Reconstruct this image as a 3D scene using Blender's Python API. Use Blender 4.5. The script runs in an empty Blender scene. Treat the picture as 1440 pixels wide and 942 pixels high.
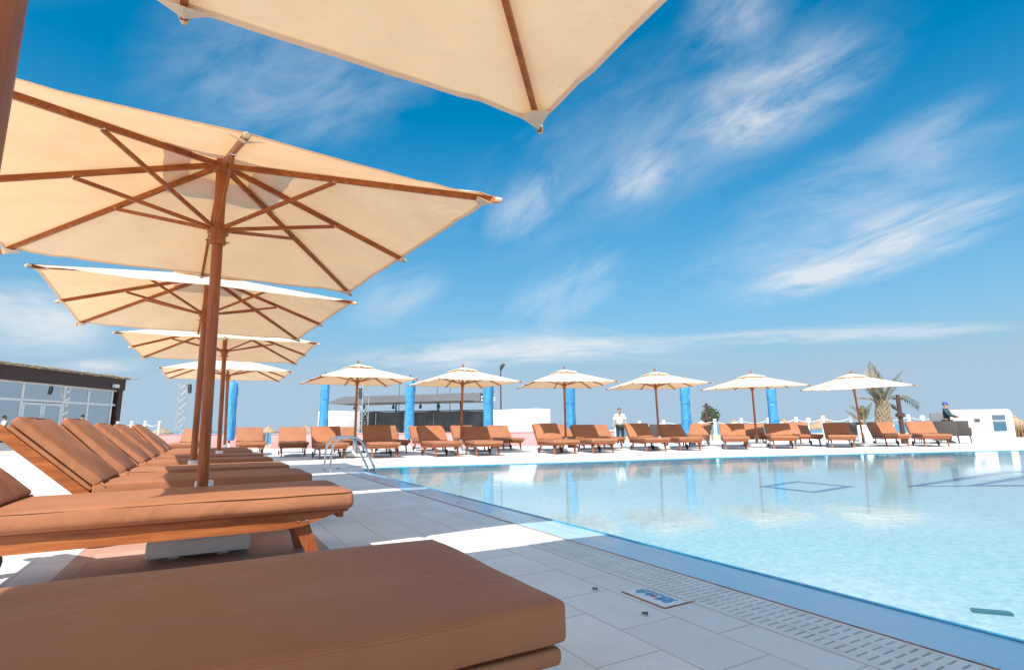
import bpy, bmesh, math, random
from mathutils import Vector, Matrix, Quaternion, noise
R = math.radians
rnd = random.Random(7)
scene = bpy.context.scene
COL = scene.collection

# ---------------------------------------------------------------- camera model
CAM_H, FPX, PITCH, ROLL, YAW = 0.80, 748.0, R(9.93), R(-0.6), R(29.4)
HX, HY = math.sin(YAW), math.cos(YAW)

def view_ray(px, py):
    x, y = px - 720, py - 471
    cr, sr = math.cos(ROLL), math.sin(ROLL)
    X, Y = x * cr + y * sr, -x * sr + y * cr
    c, s = math.cos(PITCH), math.sin(PITCH)
    f, u, r = c + s * Y / FPX, s - c * Y / FPX, X / FPX
    return Vector((f * HX + r * HY, f * HY - r * HX, u))

def at_depth(px, py, d):
    """world point seen at photo pixel px,py, d metres in front of the camera"""
    r = view_ray(px, py)
    f = r.x * HX + r.y * HY
    return r * (d / f) + Vector((0, 0, CAM_H))

def on_plane(px, py, z=0.0):
    r = view_ray(px, py)
    return r * ((z - CAM_H) / r.z) + Vector((0, 0, CAM_H))

# ---------------------------------------------------------------- node helpers
def new_mat(name):
    m = bpy.data.materials.new(name)
    m.use_nodes = True
    nt = m.node_tree
    return m, nt, nt.nodes['Principled BSDF'], nt.nodes['Material Output']

def nd(nt, kind, **kw):
    n = nt.nodes.new(kind)
    for k, v in kw.items():
        if k in n.inputs.keys():
            n.inputs[k].default_value = v
        else:
            setattr(n, k, v)
    return n

def mth(nt, op, a, b=None, clamp=False):
    n = nt.nodes.new('ShaderNodeMath'); n.operation = op; n.use_clamp = clamp
    for i, v in enumerate((a, b)):
        if v is None: continue
        if isinstance(v, (int, float)): n.inputs[i].default_value = v
        else: nt.links.new(v, n.inputs[i])
    return n.outputs[0]

def mixc(nt, fac, a, b, blend='MIX'):
    n = nt.nodes.new('ShaderNodeMix'); n.data_type = 'RGBA'; n.blend_type = blend
    for sock, v in ((n.inputs[0], fac), (n.inputs[6], a), (n.inputs[7], b)):
        if isinstance(v, (int, float)): sock.default_value = v
        elif isinstance(v, tuple): sock.default_value = v + (1,) if len(v) == 3 else v
        else: nt.links.new(v, sock)
    return n.outputs[2]

def coords(nt, scale=(1, 1, 1), rot=(0, 0, 0), which='Object'):
    t = nt.nodes.new('ShaderNodeTexCoord')
    m = nt.nodes.new('ShaderNodeMapping')
    m.inputs['Scale'].default_value = scale; m.inputs['Rotation'].default_value = rot
    nt.links.new(t.outputs[which], m.inputs[0])
    return m.outputs[0]

def world_pos(nt, scale=(1, 1, 1), rot=(0, 0, 0)):
    g = nt.nodes.new('ShaderNodeNewGeometry')
    m = nt.nodes.new('ShaderNodeMapping')
    m.inputs['Scale'].default_value = scale; m.inputs['Rotation'].default_value = rot
    nt.links.new(g.outputs['Position'], m.inputs[0])
    return m.outputs[0]

def noise_f(nt, vec, scale, detail=4, rough=.55, dist=0.):
    n = nd(nt, 'ShaderNodeTexNoise', Scale=scale, Detail=detail, Roughness=rough, Distortion=dist)
    if vec is not None: nt.links.new(vec, n.inputs['Vector'])
    return n.outputs['Fac']

def ramp(nt, fac, stops):
    n = nt.nodes.new('ShaderNodeValToRGB')
    el = n.color_ramp.elements
    while len(el) < len(stops): el.new(.5)
    for e, (p, c) in zip(el, stops):
        e.position = p; e.color = (c, c, c, 1) if isinstance(c, (int, float)) else c + (1,)
    nt.links.new(fac, n.inputs[0])
    return n.outputs[0]

def bump(nt, bsdf, h, strength, dist=.01, prev=None):
    b = nd(nt, 'ShaderNodeBump', Strength=strength, Distance=dist)
    nt.links.new(h, b.inputs['Height'])
    if prev is not None: nt.links.new(prev, b.inputs['Normal'])
    nt.links.new(b.outputs[0], bsdf.inputs['Normal'])
    return b.outputs[0]

def simple(name, col, rough=.6, metal=0., var=.12, scale=6., bumpy=0., bscale=60.):
    m, nt, p, o = new_mat(name)
    v = coords(nt)
    f = noise_f(nt, v, scale)
    lo = tuple(c * (1 - var) for c in col); hi = tuple(min(1, c * (1 + var)) for c in col)
    nt.links.new(ramp(nt, f, [(.3, lo), (.7, hi)]), p.inputs['Base Color'])
    p.inputs['Roughness'].default_value = rough; p.inputs['Metallic'].default_value = metal
    if bumpy: bump(nt, p, noise_f(nt, v, bscale), bumpy, .004)
    return m

M = {}

def build_materials():
    # ---- cushion: sun-faded brown coated fabric
    m, nt, p, o = new_mat('brown_cushion_fabric')
    v = coords(nt)
    f = noise_f(nt, v, 2.2, 6, .6)
    info = nt.nodes.new('ShaderNodeObjectInfo')
    c = ramp(nt, f, [(.28, (.285, .109, .051)), (.55, (.325, .133, .067)), (.78, (.36, .158, .087))])
    c = mixc(nt, mth(nt, 'MULTIPLY', info.outputs['Random'], .25), c, (.37, .175, .10))
    f2 = noise_f(nt, coords(nt, (5, 5, 5)), 9, 5)
    c = mixc(nt, ramp(nt, f2, [(.55, 0.), (.75, .22)]), c, (.26, .115, .06))
    nt.links.new(c, p.inputs['Base Color'])
    p.inputs['Roughness'].default_value = .55
    p.inputs['Specular IOR Level'].default_value = .2
    wv = noise_f(nt, v, 420, 2)
    wr = noise_f(nt, v, 2.6, 3, .5, 1.2)
    b1 = bump(nt, p, wr, .35, .05)
    cr = nd(nt, 'ShaderNodeTexNoise', Scale=5., Detail=4., Roughness=.55, Distortion=2.2); cr.noise_type = 'RIDGED_MULTIFRACTAL'; nt.links.new(v, cr.inputs['Vector'])
    b1 = bump(nt, p, ramp(nt, cr.outputs['Fac'], [(.55, 0.), (1., 1.)]), .22, .012, b1)
    bump(nt, p, wv, .16, .002, b1)
    M['cushion'] = m
    # ---- teak with grain along local x / z
    for key, sc in (('teak_x', (1.2, 14, 14)), ('teak_z', (14, 14, 1.2))):
        m, nt, p, o = new_mat('oiled_teak_' + ('lengthwise' if key == 'teak_x' else 'upright'))
        v = coords(nt, sc)
        f = noise_f(nt, v, 2.6, 6, .62, .7)
        c = ramp(nt, f, [(.28, (.17, .042, .012)), (.5, (.31, .088, .021)), (.72, (.43, .145, .04))])
        f2 = noise_f(nt, coords(nt, (1, 1, 1)), 2.5, 3)
        c = mixc(nt, ramp(nt, f2, [(.35, 0.), (.75, .35)]), c, (.20, .055, .022))
        nt.links.new(c, p.inputs['Base Color'])
        p.inputs['Roughness'].default_value = .42
        p.inputs['Specular IOR Level'].default_value = .4
        bump(nt, p, f, .18, .004)
        M[key] = m
    # ---- parasol canvas (lets the sun glow through)
    m, nt, p, o = new_mat('ecru_parasol_canvas')
    v = coords(nt)
    f = noise_f(nt, v, 3, 5)
    fs = noise_f(nt, coords(nt, (1, 1, 1)), 1.3, 5, .6)
    dcol = ramp(nt, f, [(.3, (.85, .76, .62)), (.7, (.89, .82, .69))])
    tcol = ramp(nt, f, [(.3, (.55, .285, .11)), (.7, (.62, .335, .135))])
    tcol = mixc(nt, ramp(nt, fs, [(.4, 0.), (.75, .22)]), tcol, (.44, .24, .10))
    wv = nd(nt, 'ShaderNodeTexNoise', Scale=600., Detail=2.)
    bw = nd(nt, 'ShaderNodeBump', Strength=.12, Distance=.002)
    nt.links.new(v, wv.inputs['Vector']); nt.links.new(wv.outputs['Fac'], bw.inputs['Height'])
    cr = noise_f(nt, coords(nt, (1, 1, 1)), 4.5, 4, .6, .6)
    bc = nd(nt, 'ShaderNodeBump', Strength=.38, Distance=.03)
    nt.links.new(cr, bc.inputs['Height']); nt.links.new(bw.outputs[0], bc.inputs['Normal'])
    d = nt.nodes.new('ShaderNodeBsdfDiffuse'); t = nt.nodes.new('ShaderNodeBsdfTranslucent')
    nt.links.new(dcol, d.inputs[0]); nt.links.new(tcol, t.inputs[0])
    nt.links.new(bc.outputs[0], d.inputs['Normal']); nt.links.new(bc.outputs[0], t.inputs['Normal'])
    mx = nt.nodes.new('ShaderNodeMixShader'); mx.inputs[0].default_value = .46
    nt.links.new(d.outputs[0], mx.inputs[1]); nt.links.new(t.outputs[0], mx.inputs[2])
    nt.links.new(mx.outputs[0], o.inputs['Surface'])
    M['canvas'] = m
    # ---- deck tiles
    def tiles(name, a, b, mortar, bw_, rh, rough, stain):
        m, nt, p, o = new_mat(name)
        v = world_pos(nt, (1, 1, 1), (0, 0, R(90)))
        br = nd(nt, 'ShaderNodeTexBrick', Scale=1.0)
        br.inputs['Color1'].default_value = a + (1,); br.inputs['Color2'].default_value = b + (1,)
        br.inputs['Mortar'].default_value = mortar + (1,)
        br.inputs['Mortar Size'].default_value = .003; br.inputs['Mortar Smooth'].default_value = .25
        br.inputs['Bias'].default_value = 0.
        br.inputs['Brick Width'].default_value = bw_; br.inputs['Row Height'].default_value = rh
        br.offset = .5
        nt.links.new(v, br.inputs['Vector'])
        w = world_pos(nt)
        f = noise_f(nt, w, 1.7, 7, .65)
        c = mixc(nt, ramp(nt, f, [(.35, 0.), (.78, .75)]), br.outputs['Color'], stain)
        f2 = noise_f(nt, w, 24, 5, .7)
        c = mixc(nt, ramp(nt, f2, [(.57, 0.), (.72, .34)]), c, tuple(x * .66 for x in stain))
        # rusty grout here and there
        f3 = noise_f(nt, w, .9, 3)
        rust = mth(nt, 'MULTIPLY', br.outputs['Fac'], ramp(nt, f3, [(.48, 0.), (.6, .85)]))
        c = mixc(nt, rust, c, (.30, .13, .08))
        nt.links.new(c, p.inputs['Base Color'])
        nt.links.new(ramp(nt, f, [(.3, rough), (.75, rough + .25)]), p.inputs['Roughness'])
        b1 = bump(nt, p, mth(nt, 'SUBTRACT', 1.0, br.outputs['Fac']), .5, .004)
        bump(nt, p, f2, .12, .003, b1)
        return m
    M['deck'] = tiles('pale_deck_tiles', (.80, .775, .75), (.71, .69, .67), (.40, .355, .32), .45, .30, .42, (.60, .58, .565))
    M['terracotta'] = tiles('terracotta_deck_tiles', (.46, .26, .19), (.53, .34, .27), (.36, .24, .2), .30, .30, .45, (.40, .24, .19))
    # ---- coping, grate, rust
    m, nt, p, o = new_mat('wet_coping_tiles')
    f = noise_f(nt, world_pos(nt, (5, .7, 1)), 2.4, 6, .6)
    c = ramp(nt, f, [(.3, (.27, .46, .62)), (.7, (.37, .55, .67))])
    f2 = noise_f(nt, world_pos(nt), 16, 5, .7)
    c = mixc(nt, ramp(nt, f2, [(.58, 0.), (.8, .15)]), c, (.45, .56, .62))
    nt.links.new(c, p.inputs['Base Color'])
    nt.links.new(ramp(nt, f, [(.35, .10), (.7, .32)]), p.inputs['Roughness'])
    bump(nt, p, f2, .08, .003)
    M['coping'] = m
    M['grate'] = simple('white_plastic_grating', (.66, .64, .62), .45, var=.08)
    M['channel'] = simple('dark_overflow_channel', (.36, .33, .31), .8)
    M['rust'] = simple('rusty_edge_strip', (.27, .115, .06), .7, var=.6, scale=14)
    # ---- pool floor mosaic
    m, nt, p, o = new_mat('pool_mosaic')
    v = world_pos(nt)
    vo = nd(nt, 'ShaderNodeTexBrick', Scale=1.0)
    vo.inputs['Color1'].default_value = (.27, .40, .46, 1); vo.inputs['Color2'].default_value = (.37, .49, .54, 1)
    vo.inputs['Mortar'].default_value = (.33, .43, .48, 1); vo.inputs['Mortar Size'].default_value = .004
    vo.inputs['Brick Width'].default_value = .075; vo.inputs['Row Height'].default_value = .075; vo.offset = 0.
    nt.links.new(v, vo.inputs['Vector'])
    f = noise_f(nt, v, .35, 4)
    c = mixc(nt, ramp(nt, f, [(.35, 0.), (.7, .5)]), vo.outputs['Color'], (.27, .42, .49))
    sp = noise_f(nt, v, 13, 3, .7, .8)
    c = mixc(nt, ramp(nt, sp, [(.44, 0.), (.64, .8)]), c, (.46, .565, .60))  # pale speckle painted into the floor colour to imitate ripple light on the water
    nt.links.new(c, p.inputs['Base Color']); p.inputs['Roughness'].default_value = .5
    M['mosaic'] = m
    M['mosaic_blue'] = simple('dark_blue_mosaic', (.018, .085, .25), .4, var=.25, scale=40)
    M['edge_blue'] = simple('blue_edge_tiles', (.025, .27, .46), .25, var=.3, scale=25)
    M['wall_mosaic'] = simple('teal_mosaic', (.06, .34, .48), .35, var=.3, scale=30)
    # ---- water: clear surface, Fresnel mirror over the pool floor
    m, nt, p, o = new_mat('clear_pool_water')
    nt.nodes.remove(p)
    v = world_pos(nt)
    n1 = noise_f(nt, world_pos(nt, (1, 1, 1)), 2.2, 3, .5, .5)
    n2 = noise_f(nt, v, 9, 4, .6, .5)
    bp = nd(nt, 'ShaderNodeBump', Strength=.03, Distance=.05); nt.links.new(n1, bp.inputs['Height'])
    bp2 = nd(nt, 'ShaderNodeBump', Strength=.045, Distance=.02); nt.links.new(n2, bp2.inputs['Height'])
    nt.links.new(bp.outputs[0], bp2.inputs['Normal'])
    g = nt.nodes.new('ShaderNodeBsdfGlossy'); g.inputs['Roughness'].default_value = .02
    nt.links.new(bp2.outputs[0], g.inputs['Normal'])
    tr = nt.nodes.new('ShaderNodeBsdfTransparent'); tr.inputs[0].default_value = (.90, .965, .98, 1)
    fr = nd(nt, 'ShaderNodeFresnel', IOR=1.33); nt.links.new(bp2.outputs[0], fr.inputs['Normal'])
    mx = nt.nodes.new('ShaderNodeMixShader')
    nt.links.new(mth(nt, 'MULTIPLY', fr.outputs[0], .92), mx.inputs[0]); nt.links.new(tr.outputs[0], mx.inputs[1]); nt.links.new(g.outputs[0], mx.inputs[2])   # seen as through a polarising filter
    nt.links.new(mx.outputs[0], o.inputs['Surface'])
    M['water'] = m
    # ---- sea
    m, nt, p, o = new_mat('hazy_sea')
    f = noise_f(nt, world_pos(nt, (.02, .05, 1)), 3, 5)
    nt.links.new(ramp(nt, f, [(.3, (.07, .20, .30)), (.7, (.12, .27, .36))]), p.inputs['Base Color'])
    p.inputs['Roughness'].default_value = .35
    M['sea'] = m
    M['sand'] = simple('beach_sand', (.50, .42, .32), .9, var=.15, scale=.4)
    # ---- misc
    M['white'] = simple('white_painted_concrete', (.74, .735, .72), .6, var=.06, scale=3, bumpy=.2)
    M['plaster'] = simple('white_rendered_wall', (.80, .79, .77), .75, var=.05, scale=1.2, bumpy=.15, bscale=30)
    M['pink'] = simple('pink_rendered_wall', (.52, .27, .265), .8, var=.10, scale=1.0, bumpy=.2, bscale=30)
    M['plastic'] = simple('white_plastic', (.78, .77, .74), .4, var=.04)
    M['tan_plastic'] = simple('tan_plastic', (.46, .36, .25), .5)
    M['steel'] = simple('polished_steel', (.62, .63, .64), .16, 1., .05)
    M['wheel'] = simple('dark_wooden_wheel', (.055, .022, .014), .6, var=.3)
    M['rubber'] = simple('black_rubber', (.02, .02, .02), .7)
    M['curtain'] = simple('grey_stage_fabric', (.14, .14, .15), .85, var=.35, scale=1.6, bumpy=.4, bscale=7)
    M['greyroof'] = simple('grey_stage_roof_sheet', (.12, .12, .135), .6, var=.12)
    M['dark'] = simple('dark_metal', (.03, .032, .035), .5)
    M['alu'] = simple('white_aluminium', (.82, .83, .84), .35, .0, .08)
    M['truss_grey'] = simple('aluminium_truss', (.42, .43, .45), .35, .3)
    M['fascia'] = simple('dark_brown_fascia', (.065, .032, .028), .6, var=.15)
    M['straw'] = simple('dry_straw_thatch', (.34, .25, .16), .95, var=.4, scale=25, bumpy=.6, bscale=90)
    M['wicker'] = simple('dark_woven_rattan', (.055, .046, .042), .6, var=.5, scale=70, bumpy=.7, bscale=120)
    M['darkwood'] = simple('dark_stained_wood', (.06, .028, .022), .55, var=.3)
    M['bark'] = simple('palm_bark', (.28, .22, .15), .9, var=.4, scale=18, bumpy=.8, bscale=40)
    M['frond'] = simple('palm_frond', (.13, .13, .075), .6, var=.4, scale=4)
    M['dry_frond'] = simple('dry_palm_frond', (.33, .26, .15), .7, var=.3, scale=4)
    M['leaf'] = simple('shrub_leaf', (.055, .09, .025), .6, var=.4, scale=5)
    M['hedge'] = simple('dry_reed', (.33, .20, .11), .9, var=.4, scale=20)
    M['skin'] = simple('skin', (.42, .23, .155), .5, var=.06)
    M['hair'] = simple('dark_hair', (.018, .013, .01), .6)
    M['shirt'] = simple('white_cotton_shirt', (.76, .77, .78), .8, var=.03)
    M['trousers'] = simple('charcoal_trousers', (.016, .019, .019), .8)
    M['jacket'] = simple('dark_teal_jacket', (.018, .045, .06), .75)
    M['cap'] = simple('blue_cap', (.02, .11, .36), .7)
    M['shoe'] = simple('pale_shoe', (.55, .52, .5), .6)
    M['eye'] = simple('eye', (.03, .02, .02), .3)
    M['lip'] = simple('lip', (.30, .12, .09), .5)
    M['rope'] = simple('white_rope', (.62, .60, .56), .8)
    M['sign'] = simple('glazed_white_tile', (.70, .74, .78), .25, var=.04)
    M['signblue'] = simple('blue_glaze', (.04, .30, .52), .3, var=.2, scale=50)
    M['signred'] = simple('red_glaze', (.40, .06, .12), .3)
    M['curtainblue'] = simple('pale_blue_drape', (.45, .58, .66), .8, var=.15)
    M['pane_brightener'] = simple('pale_pane_brightener', (.27, .31, .31), .8, var=.06)  # for the pale panels added behind the upper panes
    M['interior'] = simple('dim_interior_wall', (.42, .48, .50), .9)
    M['dryleaf'] = simple('dry_leaf', (.09, .06, .045), .8)
    M['lampblue'] = simple('pool_light_housing', (.012, .09, .12), .3)
    # ---- blue tarpaulin covers
    m, nt, p, o = new_mat('crumpled_blue_cover')
    v = coords(nt, (1, 1, .55))
    f = noise_f(nt, v, 4.5, 4, .55, 1.4)
    nt.links.new(ramp(nt, f, [(.3, (.035, .22, .45)), (.7, (.06, .29, .54))]), p.inputs['Base Color'])
    p.inputs['Roughness'].default_value = .38
    bump(nt, p, f, .9, .06)
    M['bluecover'] = m
    # ---- window glass
    m, nt, p, o = new_mat('window_glass')
    nt.nodes.remove(p)
    g = nt.nodes.new('ShaderNodeBsdfGlossy'); g.inputs['Roughness'].default_value = .01
    tr = nt.nodes.new('ShaderNodeBsdfTransparent'); tr.inputs[0].default_value = (.72, .84, .86, 1)
    fr = nd(nt, 'ShaderNodeFresnel', IOR=1.9)
    mx = nt.nodes.new('ShaderNodeMixShader')
    nt.links.new(mth(nt, 'ADD', fr.outputs[0], .62, True), mx.inputs[0])
    nt.links.new(tr.outputs[0], mx.inputs[1]); nt.links.new(g.outputs[0], mx.inputs[2])
    nt.links.new(mx.outputs[0], o.inputs['Surface'])
    M['glass'] = m

build_materials()

# ---------------------------------------------------------------- mesh helpers
def link(name, bm, mat, parent=None, smooth=True, angle=40, recalc=True):
    me = bpy.data.meshes.new(name)
    if recalc: bmesh.ops.recalc_face_normals(bm, faces=bm.faces[:])
    else:                                   # flat sheets look up
        bm.normal_update()
        for f in bm.faces:
            if f.normal.z < 0: f.normal_flip()
    bm.to_mesh(me); bm.free()
    mats = mat if isinstance(mat, (list, tuple)) else [mat]
    for k in mats: me.materials.append(M[k])
    if smooth:
        me.polygons.foreach_set('use_smooth', [True] * len(me.polygons))
        me.set_sharp_from_angle(angle=R(angle))
    o = bpy.data.objects.new(name, me); COL.objects.link(o)
    if parent: o.parent = parent
    return o

def thing(name, label, cat, loc=(0, 0, 0), rz=0., group=None):
    o = bpy.data.objects.new(name, None); COL.objects.link(o)
    o.empty_display_size = .1
    o.location = loc; o.rotation_euler = (0, 0, rz)
    o['label'] = label; o['category'] = cat
    if group: o['group'] = group
    return o

def tag(o, label, cat, group=None):
    o['label'] = label; o['category'] = cat
    if group: o['group'] = group
    return o

def structure(o):
    o['kind'] = 'structure'; return o

def children_of(o):
    return list(o.children)

def copy_tree(o, parent=None):
    c = o.copy(); COL.objects.link(c)
    if parent: c.parent = parent
    for ch in children_of(o): copy_tree(ch, c)
    return c

def box(bm, lo, hi, mat=None, mi=0):
    v = [bm.verts.new(Vector((x, y, z))) for x in (lo[0], hi[0]) for y in (lo[1], hi[1]) for z in (lo[2], hi[2])]
    fs = []
    for f in ((0, 1, 3, 2), (4, 6, 7, 5), (0, 4, 5, 1), (2, 3, 7, 6), (0, 2, 6, 4), (1, 5, 7, 3)):
        fs.append(bm.faces.new([v[i] for i in f]))
    for f in fs: f.material_index = mi
    if mat is not None: bmesh.ops.transform(bm, matrix=mat, verts=v)
    return v

def bevelled_box(bm, lo, hi, r=.01, seg=2, mat=None):
    b = bmesh.new(); box(b, lo, hi)
    bmesh.ops.bevel(b, geom=b.edges[:], offset=r, segments=seg, affect='EDGES', profile=.5)
    if mat is not None: bmesh.ops.transform(b, matrix=mat, verts=b.verts[:])
    merge(bm, b)

def merge(bm, other):
    me = bpy.data.meshes.new('tmp'); other.to_mesh(me); other.free()
    bm.from_mesh(me); bpy.data.meshes.remove(me)

def prism(bm, pts, y0, y1, mat=None):
    """profile in x,z extruded from y0 to y1"""
    a = [bm.verts.new((x, y0, z)) for x, z in pts]; b = [bm.verts.new((x, y1, z)) for x, z in pts]
    n = len(pts)
    bm.faces.new(a); bm.faces.new(b[::-1])
    for i in range(n): bm.faces.new((a[i], b[i], b[(i + 1) % n], a[(i + 1) % n]))
    if mat is not None: bmesh.ops.transform(bm, matrix=mat, verts=a + b)

def tube(bm, pts, rad, seg=10, caps=True):
    pts = [Vector(p) for p in pts]
    rads = rad if isinstance(rad, (list, tuple)) else [rad] * len(pts)
    rings = []; up = None
    for i, p in enumerate(pts):
        d = (pts[min(i + 1, len(pts) - 1)] - pts[max(i - 1, 0)]).normalized()
        if up is None:
            up = Vector((0, 0, 1)) if abs(d.z) < .9 else Vector((1, 0, 0))
        x = d.cross(up).normalized(); up = x.cross(d).normalized()
        rings.append([bm.verts.new(p + (x * math.cos(2 * math.pi * k / seg) + up * math.sin(2 * math.pi * k / seg)) * rads[i]) for k in range(seg)])
    for a, b in zip(rings, rings[1:]):
        for k in range(seg): bm.faces.new((a[k], a[(k + 1) % seg], b[(k + 1) % seg], b[k]))
    if caps:
        bm.faces.new(rings[0][::-1]); bm.faces.new(rings[-1])

def bar(bm, p, q, w, h, up=Vector((0, 0, 1))):
    p, q = Vector(p), Vector(q); d = (q - p).normalized()
    x = d.cross(up).normalized(); u = x.cross(d).normalized()
    vs = []
    for c in (p, q):
        for sx, su in ((-1, -1), (1, -1), (1, 1), (-1, 1)): vs.append(bm.verts.new(c + x * sx * w / 2 + u * su * h / 2))
    for f in ((3, 2, 1, 0), (4, 5, 6, 7), (0, 1, 5, 4), (1, 2, 6, 5), (2, 3, 7, 6), (3, 0, 4, 7)): bm.faces.new([vs[i] for i in f])

def lathe(bm, prof, seg=20, loc=(0, 0, 0)):
    loc = Vector(loc); rings = []
    for r, z in prof:
        rings.append([bm.verts.new(loc + Vector((r * math.cos(2 * math.pi * k / seg), r * math.sin(2 * math.pi * k / seg), z))) for k in range(seg)] if r > 1e-5 else [bm.verts.new(loc + Vector((0, 0, z)))])
    for a, b in zip(rings, rings[1:]):
        for k in range(seg):
            k2 = (k + 1) % seg
            if len(a) == 1 and len(b) == 1: continue
            if len(a) == 1: bm.faces.new((a[0], b[k2], b[k]))
            elif len(b) == 1: bm.faces.new((a[k], a[k2], b[0]))
            else: bm.faces.new((a[k], a[k2], b[k2], b[k]))
    if len(rings[0]) > 1: bm.faces.new(rings[0][::-1])
    if len(rings[-1]) > 1: bm.faces.new(rings[-1])

def soft_box(bm, lo, hi, r, n, fn=None, mat=None):
    """box with rounded edges and enough vertices to be puffed up by fn"""
    ax = []
    for i in range(3):
        a, b = lo[i], hi[i]
        ins = [a, a + r * .3, a + r * .62, a + r]
        mid = [a + r + (b - a - 2 * r) * k / n[i] for k in range(1, n[i])]
        ax.append(ins + mid + [b - r, b - r * .62, b - r * .3, b])
    cache = {}
    L = Vector([lo[i] + r for i in range(3)]); H = Vector([hi[i] - r for i in range(3)])
    def V(i, j, k):
        key = (i, j, k)
        if key not in cache:
            p = Vector((ax[0][i], ax[1][j], ax[2][k]))
            c = Vector([min(max(p[q], L[q]), H[q]) for q in range(3)])
            d = p - c
            if d.length > 1e-9: p = c + d.normalized() * r
            if fn: p = fn(p)
            if mat is not None: p = mat @ p
            cache[key] = bm.verts.new(p)
        return cache[key]
    N = [len(a) - 1 for a in ax]
    for k in (0, N[2]):
        for i in range(N[0]):
            for j in range(N[1]):
                f = [V(i, j, k), V(i + 1, j, k), V(i + 1, j + 1, k), V(i, j + 1, k)]
                bm.faces.new(f if k else f[::-1])
    for j in (0, N[1]):
        for i in range(N[0]):
            for k in range(N[2]):
                f = [V(i, j, k), V(i + 1, j, k), V(i + 1, j, k + 1), V(i, j, k + 1)]
                bm.faces.new(f[::-1] if j else f)
    for i in (0, N[0]):
        for j in range(N[1]):
            for k in range(N[2]):
                f = [V(i, j, k), V(i, j + 1, k), V(i, j + 1, k + 1), V(i, j, k + 1)]
                bm.faces.new(f if i else f[::-1])
    return cache

def poly(bm, pts, z=0.):
    return bm.faces.new([bm.verts.new((p[0], p[1], p[2] if len(p) > 2 else z)) for p in pts])

# ---------------------------------------------------------------- the ground, pool and sea
FAR_EDGE = [(2.74, 10.9), (2.86, 11.35), (3.15, 11.68), (3.55, 11.72), (7.55, 10.66), (11.7, 9.85), (15.4, 8.78), (18.55, 7.73), (21.7, 6.78), (30., 4.3)]
GX0, GX1, WX = 2.0, 2.32, 2.74
GR_END = 4.1
YS = -4.0

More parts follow.
